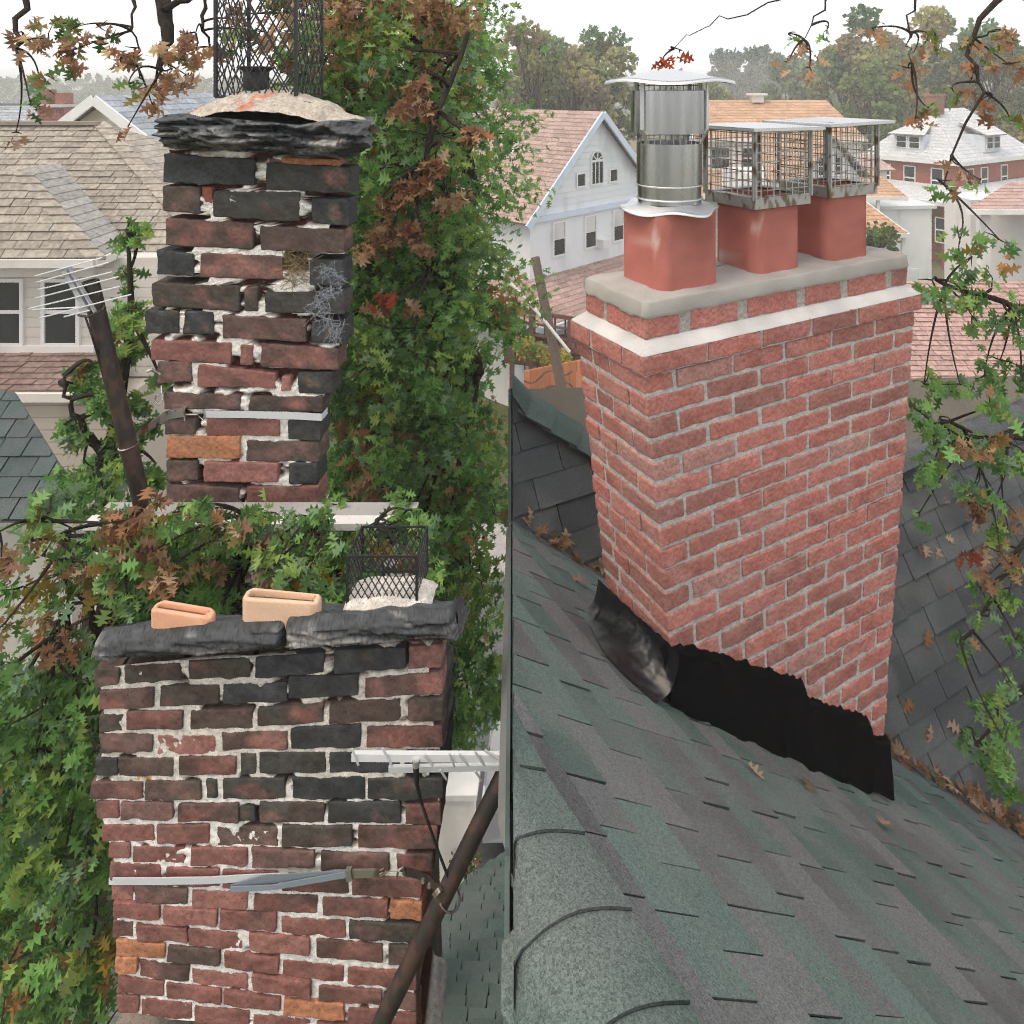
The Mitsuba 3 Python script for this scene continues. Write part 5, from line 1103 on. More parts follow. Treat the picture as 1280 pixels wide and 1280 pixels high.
cc_ = fo([-.4, 6.5, zr - .2]); MB().box((-.5, 6.2, zr - .5), (.2, 6.8, zr + .35), (.42, .30, .27), fo).box((-.58, 6.1, zr + .35), (.28, 6.9, zr + .47), (.7, .7, .68), fo).box((-.4, 6.3, zr + .47), (-.2, 6.6, zr + .75), (.78, .78, .77), fo).box((-.1, 6.3, zr + .47), (.1, 6.6, zr + .75), (.78, .78, .77), fo).build(H + '__chimney', 'masonry')
# orange roofed houses behind the wire cages
def orange(rs): return np.array((.52, .32, .24)) * rs.uniform(.88, 1.12)
H = 'orange_roofed_house'; tag(H, 'white house with long orange tan roof seen through the wire cages', 'house')
fo = Fr(gp(P(872, 0, 32)), -4); wd = 6.7; ze, zr = P(0, 170, 32)[2], P(0, 125, 34.4)[2]; hw_ = 2.4
m = MB().box((0, 0, 0), (wd, 4.8, ze), (.80, .80, .80), fo); m.add([fo([0, 0, ze]), fo([0, 4.8, ze]), fo([0, 2.4, zr - .05])], [[0, 1, 2]], (.82, .82, .82)); m.build(H + '__wall', 'paint')
roof(H, [[fo([-.2, 2.4, zr]), fo([wd - .8, 2.4, zr]), fo([wd + .2, -.3, ze - .1]), fo([-.2, -.3, ze - .1])], [fo([-.2, 2.4, zr]), fo([wd - .8, 2.4, zr]), fo([wd + .2, 5.1, ze - .1]), fo([-.2, 5.1, ze - .1])]], 14, .02, (.52, .33, .25), .12)
trim(H, [fo([-.22, -.3, ze - .16]), fo([-.22, 2.4, zr - .06]), fo([-.22, 5.1, ze - .16])], .06, .14, (.8, .8, .8)); trim(H, [fo([-.2, -.33, ze - .14]), fo([wd + .2, -.33, ze - .14])], .08, .12, (.8, .8, .8), 'gutter')
for x in (.6, 1.9, 4.2, 5.2): window(H, fo, x, ze - 1.35, .7, .85, -.0)
z2 = P(0, 212, 31.9)[2]; m = MB(); coursed(m, [fo([-.1, 0, z2]), fo([wd + .6, 0, z2]), fo([wd + 1.2, -2.0, z2 - .8]), fo([-.3, -2.0, z2 - .8])], 10, .02, orange, rh); m.build(H + '__porch_roof', 'far_shingle')
trim(H, [fo([-.3, -2.03, z2 - .85]), fo([wd + 1.2, -2.03, z2 - .85])], .08, .14, (.8, .8, .8), 'gutter'); posts(H, fo, (0, 1.7, 3.4, 5.1, 6.8), -1.9, 0, z2 - .85)
MB().box((2.6, 2.0, zr - .1), (3.1, 2.8, zr + .22), (.66, .65, .64), fo).box((2.45, 1.9, zr + .22), (3.25, 2.9, zr + .3), (.75, .75, .74), fo).build(H + '__chimney', 'paint')
H = 'orange_gable_house'; tag(H, 'second orange roofed house with a cross gable, right part of the wire cage view', 'house')
fo = Fr(gp(P(965, 0, 26)), 14); ze, zr = P(0, 225, 26)[2], P(0, 158, 28)[2]; wd = 3.4
m = MB().box((0, 0, 0), (wd, 4, ze), (.80, .80, .80), fo); m.add([fo([wd * .3, -.02, ze]), fo([wd, -.02, ze]), fo([wd * .65, -.02, zr - .3])], [[0, 1, 2]], (.84, .84, .84)); m.build(H + '__wall', 'paint')
roof(H, [[fo([.4, 2, zr]), fo([wd * .65, 2, zr]), fo([wd * .30, -.2, ze]), fo([-.3, -.2, ze])], [fo([wd * .65, -.3, zr - .25]), fo([wd * .65, 2.1, zr - .25]), fo([wd + .3, 2.1, ze]), fo([wd + .3, -.3, ze])], [fo([wd * .65, -.3, zr - .25]), fo([wd * .65, 2.1, zr - .25]), fo([wd * .3, 2.1, ze]), fo([wd * .3, -.3, ze])]], 12, .02, (.52, .33, .25), .12)
window(H, fo, 1.75, ze + .12, .32, .6, -.03); window(H, fo, 2.35, ze + .12, .32, .6, -.03); window(H, fo, .3, ze - 1.3, .6, .8); window(H, fo, 1.5, ze - 1.3, .6, .8)
# little orange porch right of the flues
H = 'orange_roof_porch'; tag(H, 'small open porch with orange roof and white posts just right of the third flue', 'porch')
fo = Fr(gp(P(1052, 0, 23)), 6); za = P(0, 248, 24)[2]; m = MB(); coursed(m, [fo([-.8, 1.6, za]), fo([1.25, 1.6, za]), fo([2.0, -.2, za - .9]), fo([-.8, -.2, za - .9])], 9, .02, orange, rh); m.build(H + '__roof', 'far_shingle')
trim(H, [fo([-.8, -.22, za - .97]), fo([2.02, -.22, za - .97]), fo([1.3, 1.6, za - .08])], .07, .12, (.8, .8, .8), 'gutter'); posts(H, fo, (0., 1.0, 1.9), -.1, 0, za - .95, .1); MB().box((-.8, 1.4, 0), (1.3, 1.6, za - .2), (.72, .74, .75), fo).build(H + '__wall', 'paint')
# red brick house
H = 'red_brick_house'; tag(H, 'red brick house with pale hip roof, dormers and white windows at upper right', 'house')
fo = Fr(gp(P(1197, 0, 40)), 35); ze = P(0, 202, 40)[2]; zr = P(0, 136, 43.5)[2]; Lx, Ly = 8.0, 5.2; red = (.36, .105, .095)
m = MB().box((0, 0, 0), (Lx, Ly, ze), red, fo); m.build(H + '__wall', 'masonry')
o_ = .35; c4 = [fo([-o_, -o_, ze]), fo([Lx + o_, -o_, ze]), fo([Lx + o_, Ly + o_, ze]), fo([-o_, Ly + o_, ze])]; r1, r2 = fo([2.0, Ly / 2, zr]), fo([Lx - 2.4, Ly / 2, zr])
pale = (.60, .62, .65); m = MB()
for q in ([r1, r2, c4[1], c4[0]], [r1, r1 + [.01, 0, 0], c4[0], c4[3]], [r2, r1, c4[3], c4[2]]): coursed(m, q, 16, .02, tone(pale, .07), rh)
m.build(H + '__roof', 'far_shingle'); trim(H, [c4[3] - [0, 0, .1], c4[0] - [0, 0, .1], c4[1] - [0, 0, .1]], .12, .2, (.76, .77, .78), 'gutter')
def dormer(x, y, face):
    k = part_key(H + '__dormer')
    m = MB(); h = .95
    if face == 'f': g_ = Fr(fo([x, -.1, ze + .35]), 35)
    else: g_ = Fr(fo([-.05, y + 1.7, ze + .35]), 35 - 90)
    m.box((0, 0, 0), (1.7, 2.2, h), (.62, .67, .74), g_); scene[k] = None; del scene[k]
    v, f, c = np.vstack(m.v), np.vstack(m.f), np.vstack(m.c); m.build(k, 'paint', numbered=False)
    mm = MB(); coursed(mm, [g_([.35, 1.6, h + .62]), g_([1.35, 1.6, h + .62]), g_([1.95, -.25, h]), g_([-.25, -.25, h])], 5, .02, tone(pale, .06), rh); mm.build(k + '__dormer_roof', 'far_shingle')
    for q in (.18, .95):
        w_ = MB().box((q - .05, -.05, .18), (q + .6, -.005, .85), (.82, .83, .84), g_); w_.build(k + '__window', 'paint'); MB().box((q, -.07, .22), (q + .55, -.052, .5), fr=g_).box((q, -.07, .54), (q + .55, -.052, .81), fr=g_).build(k + '__pane', 'glass')
dormer(2.6, 0, 'f'); dormer(0, 1.9, 'l')
gl_ = Fr(fo([0, Ly, 0]), 35 - 90)
for x in (.7, 2.2, 3.8): window(H, gl_, x, ze - 1.75, .6, 1.25)
for x in (.9, 2.4, 4.6): window(H, fo, x, ze - 1.75, .62, 1.25)
zp = P(0, 240, 38)[2]
mq = MB(); coursed(mq, [fo([-.2, -.1, zp]), fo([Lx, -.1, zp]), fo([Lx + .4, -1.9, zp - .6]), fo([-2.2, -1.9, zp - .6])], 8, .02, tone((.62, .63, .65), .06), rh); coursed(mq, [fo([-.1, Ly, zp]), fo([-.1, 0, zp]), fo([-2.2, -1.9, zp - .6]), fo([-2.2, Ly, zp - .6])], 8, .02, tone((.62, .63, .65), .06), rh); mq.build(H + '__porch_roof', 'far_shingle')
trim(H, [fo([-2.22, Ly, zp - .68]), fo([-2.22, -1.92, zp - .68]), fo([Lx, -1.92, zp - .68])], .1, .2, (.76, .77, .78), 'gutter')
MB().box((-1.7, -1.4, 0), (Lx, -.1, zp - .7), red, fo).build(H + '__porch_wall', 'masonry')
window(H, Fr(fo([-1.7, 1.0, 0]), 35 - 90), .8, 1.4, .55, 1.2); window(H, fo, -1.2, 1.0, .6, 1.3, -1.42); window(H, fo, 1.2, 1.0, .6, 1.3, -1.42)
MB().box((1.6, 2.0, zr - .3), (2.3, 2.7, zr + .75), (.30, .15, .13), fo).box((1.53, 1.93, zr + .75), (2.37, 2.77, zr + .87), (.35, .2, .17), fo).build(H + '__chimney', 'masonry')
H = 'white_garage'; tag(H, 'low white garage with flat pale roof beside the red brick house', 'garage')
fo = Fr(gp(P(1088, 0, 31)), 8); zt_ = P(0, 262, 31)[2]; MB().box((0, 0, 0), (2.7, 4, zt_), (.80, .81, .82), fo).build(H + '__wall', 'paint'); MB().box((-.15, -.15, zt_), (2.85, 4.2, zt_ + .14), (.66, .69, .72), fo).build(H + '__roof', 'paint'); MB().box((.4, -.05, 0), (2.1, -.0, 1.9), (.72, .73, .74), fo).build(H + '__door', 'paint')
for k in range(5): MB().box((.45, -.075, .06 + k * .37), (2.05, -.052, .38 + k * .37), (.76, .77, .78), fo).build(H + '__door__panel', 'paint')
H = 'small_dormer_house'; tag(H, 'small pale house with low pink roof left of the red brick house', 'house')
fo = Fr(gp(P(1060, 0, 36)), 4); zt_ = P(0, 212, 36)[2]; MB().box((0, 0, 0), (1.9, 3, zt_), (.74, .74, .72), fo).build(H + '__wall', 'paint'); m = MB(); coursed(m, [fo([-.2, 1.6, zt_ + .6]), fo([1.9, 1.6, zt_ + .6]), fo([2.2, -.3, zt_]), fo([-.2, -.3, zt_])], 8, .02, tone((.5, .38, .33), .1), rh); m.build(H + '__roof', 'far_shingle'); window(H, fo, .4, zt_ - 1.0, 1.1, .7)
# tan roof lower right and the porch with the white post
H = 'pink_tan_roof'; tag(H, 'pinkish tan shingled roof right of the rebuilt chimney, white gutter along its lower edge', 'roof')
plane_poly(H, P(1060, 352, 15.5), P(1400, 352, 15.5), P(1400, 478, 13.0), P(1060, 478, 13.0), None, .125, .30, .012, 'far_shingle', lambda rs: np.array((.44, .30, .265)) * rs.uniform(.86, 1.14), 200, 71)
trim(H, [P(1060, 481, 12.97), P(1400, 481, 12.97)], .12, .10, (.78, .78, .78), 'gutter'); MB().box((P(1060, 0, 13.3)[0], 13.3, 0), (P(1400, 0, 13.3)[0], 16, P(0, 482, 13.3)[2]), (.55, .48, .42)).build(H + '__wall', 'paint')
H = 'tan_roof_porch'; tag(H, 'corner of a tan roofed porch with one white post at the right edge', 'porch')
m = MB(); coursed(m, [P(1262, 228, 20), P(1420, 228, 20), P(1420, 262, 18), P(1208, 262, 18)], 8, .02, tone((.46, .34, .28), .1), rh); m.build(H + '__roof', 'far_shingle'); trim(H, [P(1208, 265, 17.97), P(1420, 265, 17.97)], .08, .12, (.8, .8, .8), 'gutter')
a_, b_ = P(1226, 0, 18.3)[0], P(1238, 0, 18.3)[0]; MB().box((a_, 18.3, 0), (b_, 18.5, P(0, 267, 18.3)[2]), (.8, .8, .79)).build(H + '__post', 'paint'); MB().box((b_ + .2, 19.6, 0), (b_ + 4, 21, P(0, 250, 19.6)[2]), (.72, .72, .7)).build(H + '__wall', 'paint')
# back yard left of the rebuilt chimney: deck, hedge, orange fence, pole
H = 'wooden_deck'; tag(H, 'brown wooden deck with railings below the white gabled house', 'deck')
for k, (x, y) in enumerate(((640, 385), (664, 384), (688, 392), (712, 400), (736, 404))): p = P(x, y, 19.5); MB().box((p[0] - .06, 19.44, 0), (p[0] + .06, 19.56, p[2]), (.16, .085, .07)).build(H + '__post', 'paint')
for dz in (0, 14, 28, 40): a_, b_ = P(636, 386 + dz, 19.5), P(742, 402 + dz, 19.5); MB().bar(a_, b_, .06, .10 if dz in (0, 40) else .05, (.18, .095, .08)).build(H + '__rail', 'paint')
a_, b_ = P(630, 432, 19.6), P(745, 446, 19.6); MB().hexa([a_, b_, b_ - [0, 0, .45], a_ - [0, 0, .45]] + [p + [0, 2.5, 0] for p in (a_, b_, b_ - [0, 0, .45], a_ - [0, 0, .45])], (.17, .09, .075)).build(H + '__floor', 'paint')
for k in range(10): t = k / 9; p = a_ + (b_ - a_) * t; MB().bar(p + [0, -.02, 0], [p[0], p[1] - .02, p[2] + .9], .05, .05, (.17, .09, .075), up=(0, 1, 0)).build(H + '__baluster', 'paint')
H = 'orange_fence'; tag(H, 'bright orange board fence with wire along it, below the deck', 'fence')
for k in range(11):
    x0, x1 = 655 + k * 8.2, 655 + (k + .93) * 8.2; yt = 464 - k * 1.6; yb = 560; Y = 17.5
    MB().hexa([P(x0, yt, Y), P(x1, yt - 1.3, Y), P(x1, yb, Y), P(x0, yb, Y)] + [P(x0, yt, Y) + [0, .05, 0], P(x1, yt - 1.3, Y) + [0, .05, 0], P(x1, yb, Y) + [0, .05, 0], P(x0, yb, Y) + [0, .05, 0]], np.array((.62, .25, .05)) * rh.uniform(.85, 1.1)).build(H + '__board', 'paint')
wire = MB(); t = np.linspace(0, 1, 40)
wire.tube(np.array([P(655 + 60 * s, 476 - 14 * s + 5 * math.sin(s * 9), 17.4) for s in t]), .014, 4); wire.tube(np.array([P(690 + 9 * math.cos(s * 14), 490 + 8 * math.sin(s * 14), 17.4) for s in t]), .013, 4); wire.tube(np.array([P(708 + 8 * math.cos(s * 12), 486 + 7 * math.sin(s * 12), 17.4) for s in t]), .012, 4); wire.tube(np.array([P(658 + 50 * s, 494 - 16 * s, 17.4) for s in t]), .010, 4); wire.build(H + '__wire', 'black_metal')
H = 'white_lean_to_roof'; tag(H, 'low white lean-to roof at the foot of the orange fence', 'roof'); MB().hexa([P(650, 508, 15), P(760, 503, 15), P(760, 570, 13), P(650, 570, 13)] + [p - [0, 0, .12] for p in (P(650, 508, 15), P(760, 503, 15), P(760, 570, 13), P(650, 570, 13))], (.82, .82, .82)).build(H + '__sheet', 'paint'); MB().box((P(655, 0, 13.2)[0], 13.2, 0), (P(755, 0, 13.2)[0], 14.8, P(0, 575, 13.2)[2]), (.6, .6, .6)).build(H + '__wall', 'paint')
H = 'utility_pole'; tag(H, 'leaning weathered brown utility pole left of the rebuilt chimney', 'pole')
a_, b_ = P(669, 322, 10.5), P(709, 520, 10.5); b2 = a_ + (b_ - a_) * (a_[2] / (a_[2] - b_[2])); tt = np.linspace(0, 1, 12)[:, None]; MB().tube(b2 * (1 - tt) + a_ * tt, np.linspace(.11, .062, 12), 10, (.22, .165, .15)).build(H + '__shaft', 'masonry', True)
MB().tube([P(636, 352, 10.3), P(652, 368, 10.3), P(680, 400, 10.3), P(712, 440, 10.3)], .022, 6, (.8, .8, .78)).build(H + '__pipe', 'paint')
# lower wing roof right of the wide chimney
H = 'lower_green_roof'; tag(H, 'lower green shingled roof rising behind the mast at the foot of the wide chimney', 'roof')
gq = [P(632, 1050, 6.9), P(700, 1000, 6.9), P(700, 1360, 4.9), P(505, 1360, 4.9)]
ga, gb, gc = P(430, 1330, 4.9), P(760, 1330, 4.9), P(556, 1118, 6.4); gn = np.cross(gb - ga, gc - ga)
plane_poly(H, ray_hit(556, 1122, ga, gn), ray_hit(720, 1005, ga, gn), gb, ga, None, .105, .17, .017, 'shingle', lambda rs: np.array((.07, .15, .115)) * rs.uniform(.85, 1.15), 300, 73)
H2_ = H; MB().box((P(500, 0, 5.3)[0], 5.3, 0), (P(700, 0, 5.3)[0], 6.2, P(0, 1330, 5.2)[2] - .3), (.6, .6, .58)).build(H2_ + '__wall', 'paint')
# things far below, right of the wide chimney
H = 'white_stucco_wall'; tag(H, 'bright white garden wall beside the parked car, right of the wide chimney', 'wall'); a_, b_ = P(560, 996, 8.0), P(592, 996, 8.0); MB().box((a_[0] - .4, 8.0, 0), (b_[0], 8.2, a_[2]), (.85, .85, .84)).build(H + '__wall', 'paint'); MB().box((a_[0] - .4, 7.95, a_[2]), (b_[0] + .04, 8.25, a_[2] + .06), (.8, .8, .8)).build(H + '__coping', 'paint')
H = 'parked_car'; tag(H, 'silver car parked on the street right of the wide chimney, mostly hidden', 'car')
cf = Fr(gp(P(602, 1012, 9.1)), 0)
prof = [(0, .35), (0, .72), (.12, .80), (1.05, .95), (1.75, 1.42), (2.9, 1.46), (3.75, 1.02), (4.25, .95), (4.3, .4)]
m = MB(); L_ = [cf([x, .06 if z < .99 else .22, z]) for x, z in prof]; R2_ = [cf([x, 1.70 if z < .99 else 1.54, z]) for x, z in prof]
m.grid(np.stack([L_, R2_]), (.60, .62, .64)); m.poly(L_, (.60, .62, .64)); m.poly(R2_[::-1], (.60, .62, .64)); m.build(H + '__body', 'paint')
MB().add([cf([1.12, .20, 1.0]), cf([1.12, 1.56, 1.0]), cf([1.73, 1.46, 1.42]), cf([1.73, .30, 1.42])], [[0, 1, 2, 3]]).build(H + '__windscreen', 'glass')
scene[H + '__windscreen']['to_world'] = T().translate([-.02, 0, .012])
for a in ((1.25, 2.1), (2.2, 3.3)): MB().add([cf([a[0], .045, 1.0]), cf([a[1], .045, 1.0]), cf([a[1] - .12, .17, 1.38]), cf([a[0] + (.45 if a[0] < 2 else .05), .17, 1.38])], [[0, 1, 2, 3]]).build(H + '__side_window', 'glass')
for x in (.8, 3.45):
    for y in (.02, 1.56): k = part_key(H + '__wheel'); g_ = np.linspace(0, 2 * np.pi, 25); MB().tube([cf([x, y, .32]), cf([x, y + .2, .32])], .32, 20).build(k, 'black_metal', numbered=False); MB().tube([cf([x, y - .01, .32]), cf([x, y + .01, .32])], .19, 16).build(k + '__rim', 'aluminium')
for y in (.15, 1.35): MB().box((-.03, y, .55), (.04, y + .28, .70), (.8, .8, .8), cf).build(H + '__headlight', 'aluminium')
MB().box((-.06, .1, .35), (.0, 1.66, .5), (.5, .5, .5), cf).build(H + '__bumper', 'paint')
# brick row house glimpsed far below at the left edge
H = 'brick_row_house'; tag(H, 'pink brick building with narrow arched windows glimpsed through the oak at the left edge', 'building')
fo = Fr(gp(P(-60, 0, 8.5)), 0); xq = lambda x: P(x, 0, 8.5)[0] - P(-60, 0, 8.5)[0]; zq = lambda y: P(0, y, 8.5)[2]
MB().box((0, 0, 0), (xq(140), 2.2, zq(832)), (.46, .33, .29), fo).build(H + '__wall', 'masonry'); MB().box((-.1, -.08, zq(832)), (xq(140) + .1, 2.3, zq(824)), (.55, .42, .37), fo).build(H + '__cornice', 'masonry')
for x, y in ((24, 880), (58, 882), (82, 880), (24, 945), (85, 945)): window(H, fo, xq(x), zq(y + 22), .10, .27, -.0, 1, lite=True)

# ---------------------------------------------------------------- trees beyond the houses
def far_tree(key, label, base, h, w, n, cols, seed, leaf=.5, trunk=.25, open_=.5, group='trees beyond the houses'):
    rs = np.random.default_rng(seed); tag(key, label, 'tree', group); b = np.asarray(base, float)
    MB().tube([b, b + [0, 0, h * .45], b + [w * .06, 0, h * .8]], [trunk, trunk * .7, trunk * .2], 7).build(key + '__trunk', 'bark', True)
    cen = []; m = MB(); br = MB()
    for i in range(int(16 + 10 * open_)):
        d = unit(rs.normal(size=3)); r = rs.uniform(.45, 1.0); cen.append((b + [0, 0, h * .62] + d * np.array([w / 2, w / 2, h * .36]) * r, rs.uniform(.16, .30) * w * .55)); br.tube([b + [0, 0, h * rs.uniform(.3, .6)], (b + [0, 0, h * .55] + cen[-1][0]) / 2 + rs.normal(size=3) * .2, cen[-1][0]], [trunk * .35, trunk * .2, .03], 4)
    tag(br.build(key + '__branches', 'bark'), kind='stuff')
    for c, r in cen:
        base_c = np.array(cols[rs.integers(len(cols))])
        for _ in range(n // len(cen)):
            d = unit(rs.normal(size=3)); p = c + d * r * rs.uniform(.4, 1.05) ** .6; a = unit(rs.normal(size=3)); e = unit(np.cross(a, rs.normal(size=3))); s = leaf * rs.uniform(.5, 1.1)
            m.add([p, p + a * s * .6 + e * s * .35, p + a * s, p + a * s * .5 - e * s * .4], [[0, 1, 2], [0, 2, 3]], base_c * rs.uniform(.65, 1.35))
    tag(m.build(key + '__crown', 'leaf', False), kind='stuff')
YG = [(.30, .34, .16), (.38, .38, .17), (.24, .31, .14), (.42, .39, .17), (.33, .28, .17)]; DG = [(.16, .25, .14), (.20, .29, .15), (.13, .20, .12)]; BG = [(.15, .22, .20), (.18, .25, .22)]
for i, (x, Y, h, w, n, cl, op, lb) in enumerate([(668, 44, 14.6, 5.2, 2600, YG, .9, 'half bare yellow green tree behind the white gabled house, leftmost'), (716, 46, 13.6, 5.0, 3000, YG, .6, 'yellow green tree right behind the white gabled roof'), (760, 50, 14.0, 5.0, 2200, DG + YG, .9, 'darker thin crowned tree behind the steel flue cap'), (690, 52, 12.6, 7.0, 3000, YG, .2, 'low broad yellow tree behind the small pale chimney'), (880, 75, 10.2, 6, 2200, YG, .1, 'round yellow green tree right of the steel flue cap'), (845, 80, 10.5, 6, 1800, DG, .2, 'dull green tree just visible behind the flue cap lid'),
    (985, 85, 13.0, 10, 2600, DG, .1, 'dark round tree left of the orange roof chimney'), (1055, 60, 13.6, 7, 3200, DG + YG, .3, 'green tree behind the wire cage lids'), (1110, 56, 15.0, 8, 3600, YG + DG, .4, 'tall yellow green tree left of the red brick house'), (1175, 62, 15.5, 9, 3800, DG + YG, .4, 'tall dense tree behind the red brick house chimney'), (1240, 58, 15.5, 9, 3800, YG + DG, .4, 'tall tree behind the right side of the red brick house'), (1020, 110, 13, 11, 2000, BG, .1, 'far bluish tree above the orange roof'), (922, 150, 17.5, 11, 2200, BG, .1, 'hazy blue round tree on the skyline, left of two'), (958, 160, 17.5, 11, 2200, BG, .1, 'hazy blue round tree on the skyline, right of two'), (1085, 52, 11, 5, 2000, [(.20, .28, .10)], .2, 'bright green bush tree between the cages and the brick house'), (1300, 60, 15, 9, 2200, YG, .3, 'tree beyond the right edge of the brick house'), (60, 70, 9.6, 5, 1400, YG, .2, 'small tree top behind the grey roofed house')]):
    far_tree(num('background_tree'), lb, gp(P(x, 105, Y)), h, w, int(n * 1.7), cl, 200 + i, leaf=.0085 * Y + .08, open_=op)
rw = np.random.default_rng(3); m = MB()
for i in range(9000):
    y = rw.uniform(170, 320); x = rw.uniform(-.9, .75) * y; hh = 8.5 + 3.5 * meshkit.fbm(np.array([[x * .03, y * .03, 0]]), 3)[0]; p = np.array([x, y, hh * rw.random() ** .5]); s = rw.uniform(1.5, 3.4); a = unit(rw.normal(size=3)); e = unit(np.cross(a, rw.normal(size=3)))
    m.add([p, p + a * s * .6 + e * s * .4, p + a * s, p + a * s * .5 - e * s * .4], [[0, 1, 2], [0, 2, 3]], np.array((.12, .16, .13)) * rw.uniform(.7, 1.3))
tag(m.build('distant_woodland', 'leaf'), 'far tree line along the horizon', 'woodland', kind='stuff')
# little yard shrubs
for i, (x, y, Y, r, c, lb) in enumerate([(656, 434, 18.6, .28, [(.45, .42, .08)], 'small yellow shrub left in the row above the orange fence'), (672, 440, 18.5, .24, [(.30, .36, .10)], 'greenish shrub second in the row above the orange fence'), (684, 446, 18.4, .26, [(.50, .44, .08)], 'yellow shrub in the middle of the row above the orange fence'), (703, 449, 18.3, .24, [(.48, .46, .08)], 'yellow shrub beside the pole at the right of the row'), (1100, 300, 22, .5, [(.14, .20, .07)], 'green shrub under the small orange porch'), (1070, 306, 22, .45, [(.12, .18, .08)], 'dark shrub left under the small orange porch'), (582, 1072, 8.0, .16, [(.16, .22, .06), (.30, .2, .12)], 'small leafy plant by the white garden wall')]):
    rs = np.random.default_rng(500 + i); m = MB(); c0 = P(x, y, Y); k = num('garden_shrub'); tag(k, lb, 'shrub')
    for _ in range(320):
        p = c0 + unit(rs.normal(size=3)) * r * rs.random() ** .4; a = unit(rs.normal(size=3)); e = unit(np.cross(a, rs.normal(size=3))); s = r * .35; m.add([p, p + a * s * .6 + e * s * .35, p + a * s, p + a * s * .5 - e * s * .35], [[0, 1, 2], [0, 2, 3]], np.array(c[rs.integers(len(c))]) * rs.uniform(.6, 1.3))
    tag(m.build(k + '__leaves', 'leaf'), kind='stuff'); MB().tube([[c0[0], c0[1], 0], c0], [.03, .015], 5).build(k + '__stem', 'bark')
# ---------------------------------------------------------------- masts, aerials and straps
def pipe(key, a, b, r, n=18):
    t = np.linspace(0, 1, 16)[:, None]; p = a * (1 - t) + b * t; m = MB(); m.tube(p, r, n, caps=False); m.tube(p, r * .82, n, caps=False)
    d = unit(b - a); x = unit(np.cross(d, [0, 1, 0])); y = np.cross(d, x); g = np.linspace(0, 2 * np.pi, n + 1)
    for e in (a, b): m.grid(np.stack([[e + (x * math.cos(q) + y * math.sin(q)) * rr for q in g] for rr in (r, r * .82)]))
    return m.build(key, 'rusty_pipe', True)
def ring_(key, c, d, r, w, bsdf='galvanised'):
    d = unit(d); x = unit(np.cross(d, [0, 1, 0.1])); y = np.cross(d, x); g = np.linspace(0, 2 * np.pi, 25); MB().tube([c + (x * math.cos(q) + y * math.sin(q)) * r for q in g], w, 6, caps=False).build(key, bsdf, True)
# left mast beside the narrow chimney
K = 'leaning_mast'; tag(K, 'rusty brown pipe mast with open top, leaning left beside the narrow chimney', 'mast')
a, b = P(112, 351, 2.62), P(192, 690, 2.70); pipe(K + '__pipe', a, b, .0285)
pt = lambda t: a + (b - a) * t
ring_(K + '__clamp', pt(.60), b - a, .031, .0032)
K = 'left_aerial'; tag(K, 'small comb shaped aerial with thin silver rods fixed to the top of the left mast', 'aerial')
D = 2.58
MB().bar(P(79, 335, D), P(110, 390, D), .016, .012, (.42, .44, .46), up=(0, 1, 0)).bar(P(87, 333, D), P(119, 390, D), .005, .014, (.42, .44, .46), up=(0, 1, 0)).build(K + '__boom', 'paint')
for i, (x0, y0, x1, y1) in enumerate([(44, 345, 128, 322), (46, 353, 136, 328), (48, 362, 140, 340), (44, 373, 148, 346), (36, 386, 150, 358), (48, 398, 164, 368), (40, 387, 100, 384), (80, 396, 112, 388)]): MB().tube([P(x0, y0, D - .01), P(x1, y1, D - .01)], .0026, 6, (.72, .75, .77)).build(K + '__rod', 'paint', True)
MB().tube([P(98, 394, D - .01), P(110, 396, D - .045), P(128, 388, D - .03), P(129, 382, D + .05), P(108, 390, D + .08)], .004, 6).build(K + '__clamp', 'black_metal')
MB().tube([P(106, 394, D), P(115, 420, D), P(121, 440, D + .03), P(132, 480, D + .05)], .0035, 6).build(K + '__cable', 'black_metal')
# strap round the narrow chimney
K = 'chimney_strap'; tag(K, 'flat silver metal strap across the narrow chimney with hook and bent bracket', 'strap')
yb = [518, 518, 519, 521]; xs = [256, 310, 360, 402]
g0 = np.array([P(x, y - 4.2 + i * .2, DA - .012) for i, (x, y) in enumerate(zip(xs, yb))]); g1 = np.array([P(x, y + 4.2 + i * .3, DA - .012) for i, (x, y) in enumerate(zip(xs, yb))])
g0 = np.vstack([g0, g0[-1] + [.002, .06, 0]]); g1 = np.vstack([g1, g1[-1] + [.002, .06, 0]]); Wt = (.66, .69, .72); MB().grid(np.stack([g0, g1]), Wt).grid(np.stack([g0, g1]) + [0, .003, 0], Wt).build(K + '__band', 'paint')
MB().tube([P(256, 519, DA - .014), P(254, 512, DA - .016), P(247, 519, DA - .016), P(254, 525, DA - .016), P(256, 519, DA - .014)], .004, 6).tube([P(247, 518, DA - .016), P(232, 518, DA - .018), P(230, 512, DA - .02), P(231, 526, DA - .02)], .0035, 6).build(K + '__hook', 'galvanised')
seg = [(231, 511, DA - .02), (212, 514, DA - .02), (200, 520, DA - .06), (186, 530, DA - .12), (172, 540, 2.69)]
q0 = np.array([P(*s) for s in seg]); q1 = q0 + np.array([[0, 0, -.03 if i < 3 else -.026] for i in range(5)]); MB().grid(np.stack([q0, q1])).grid(np.stack([q0, q0 + [0, .02, 0.004]])).grid(np.stack([q1, q1 + [0, .02, .004]])).build(K + '__bracket', 'galvanised')
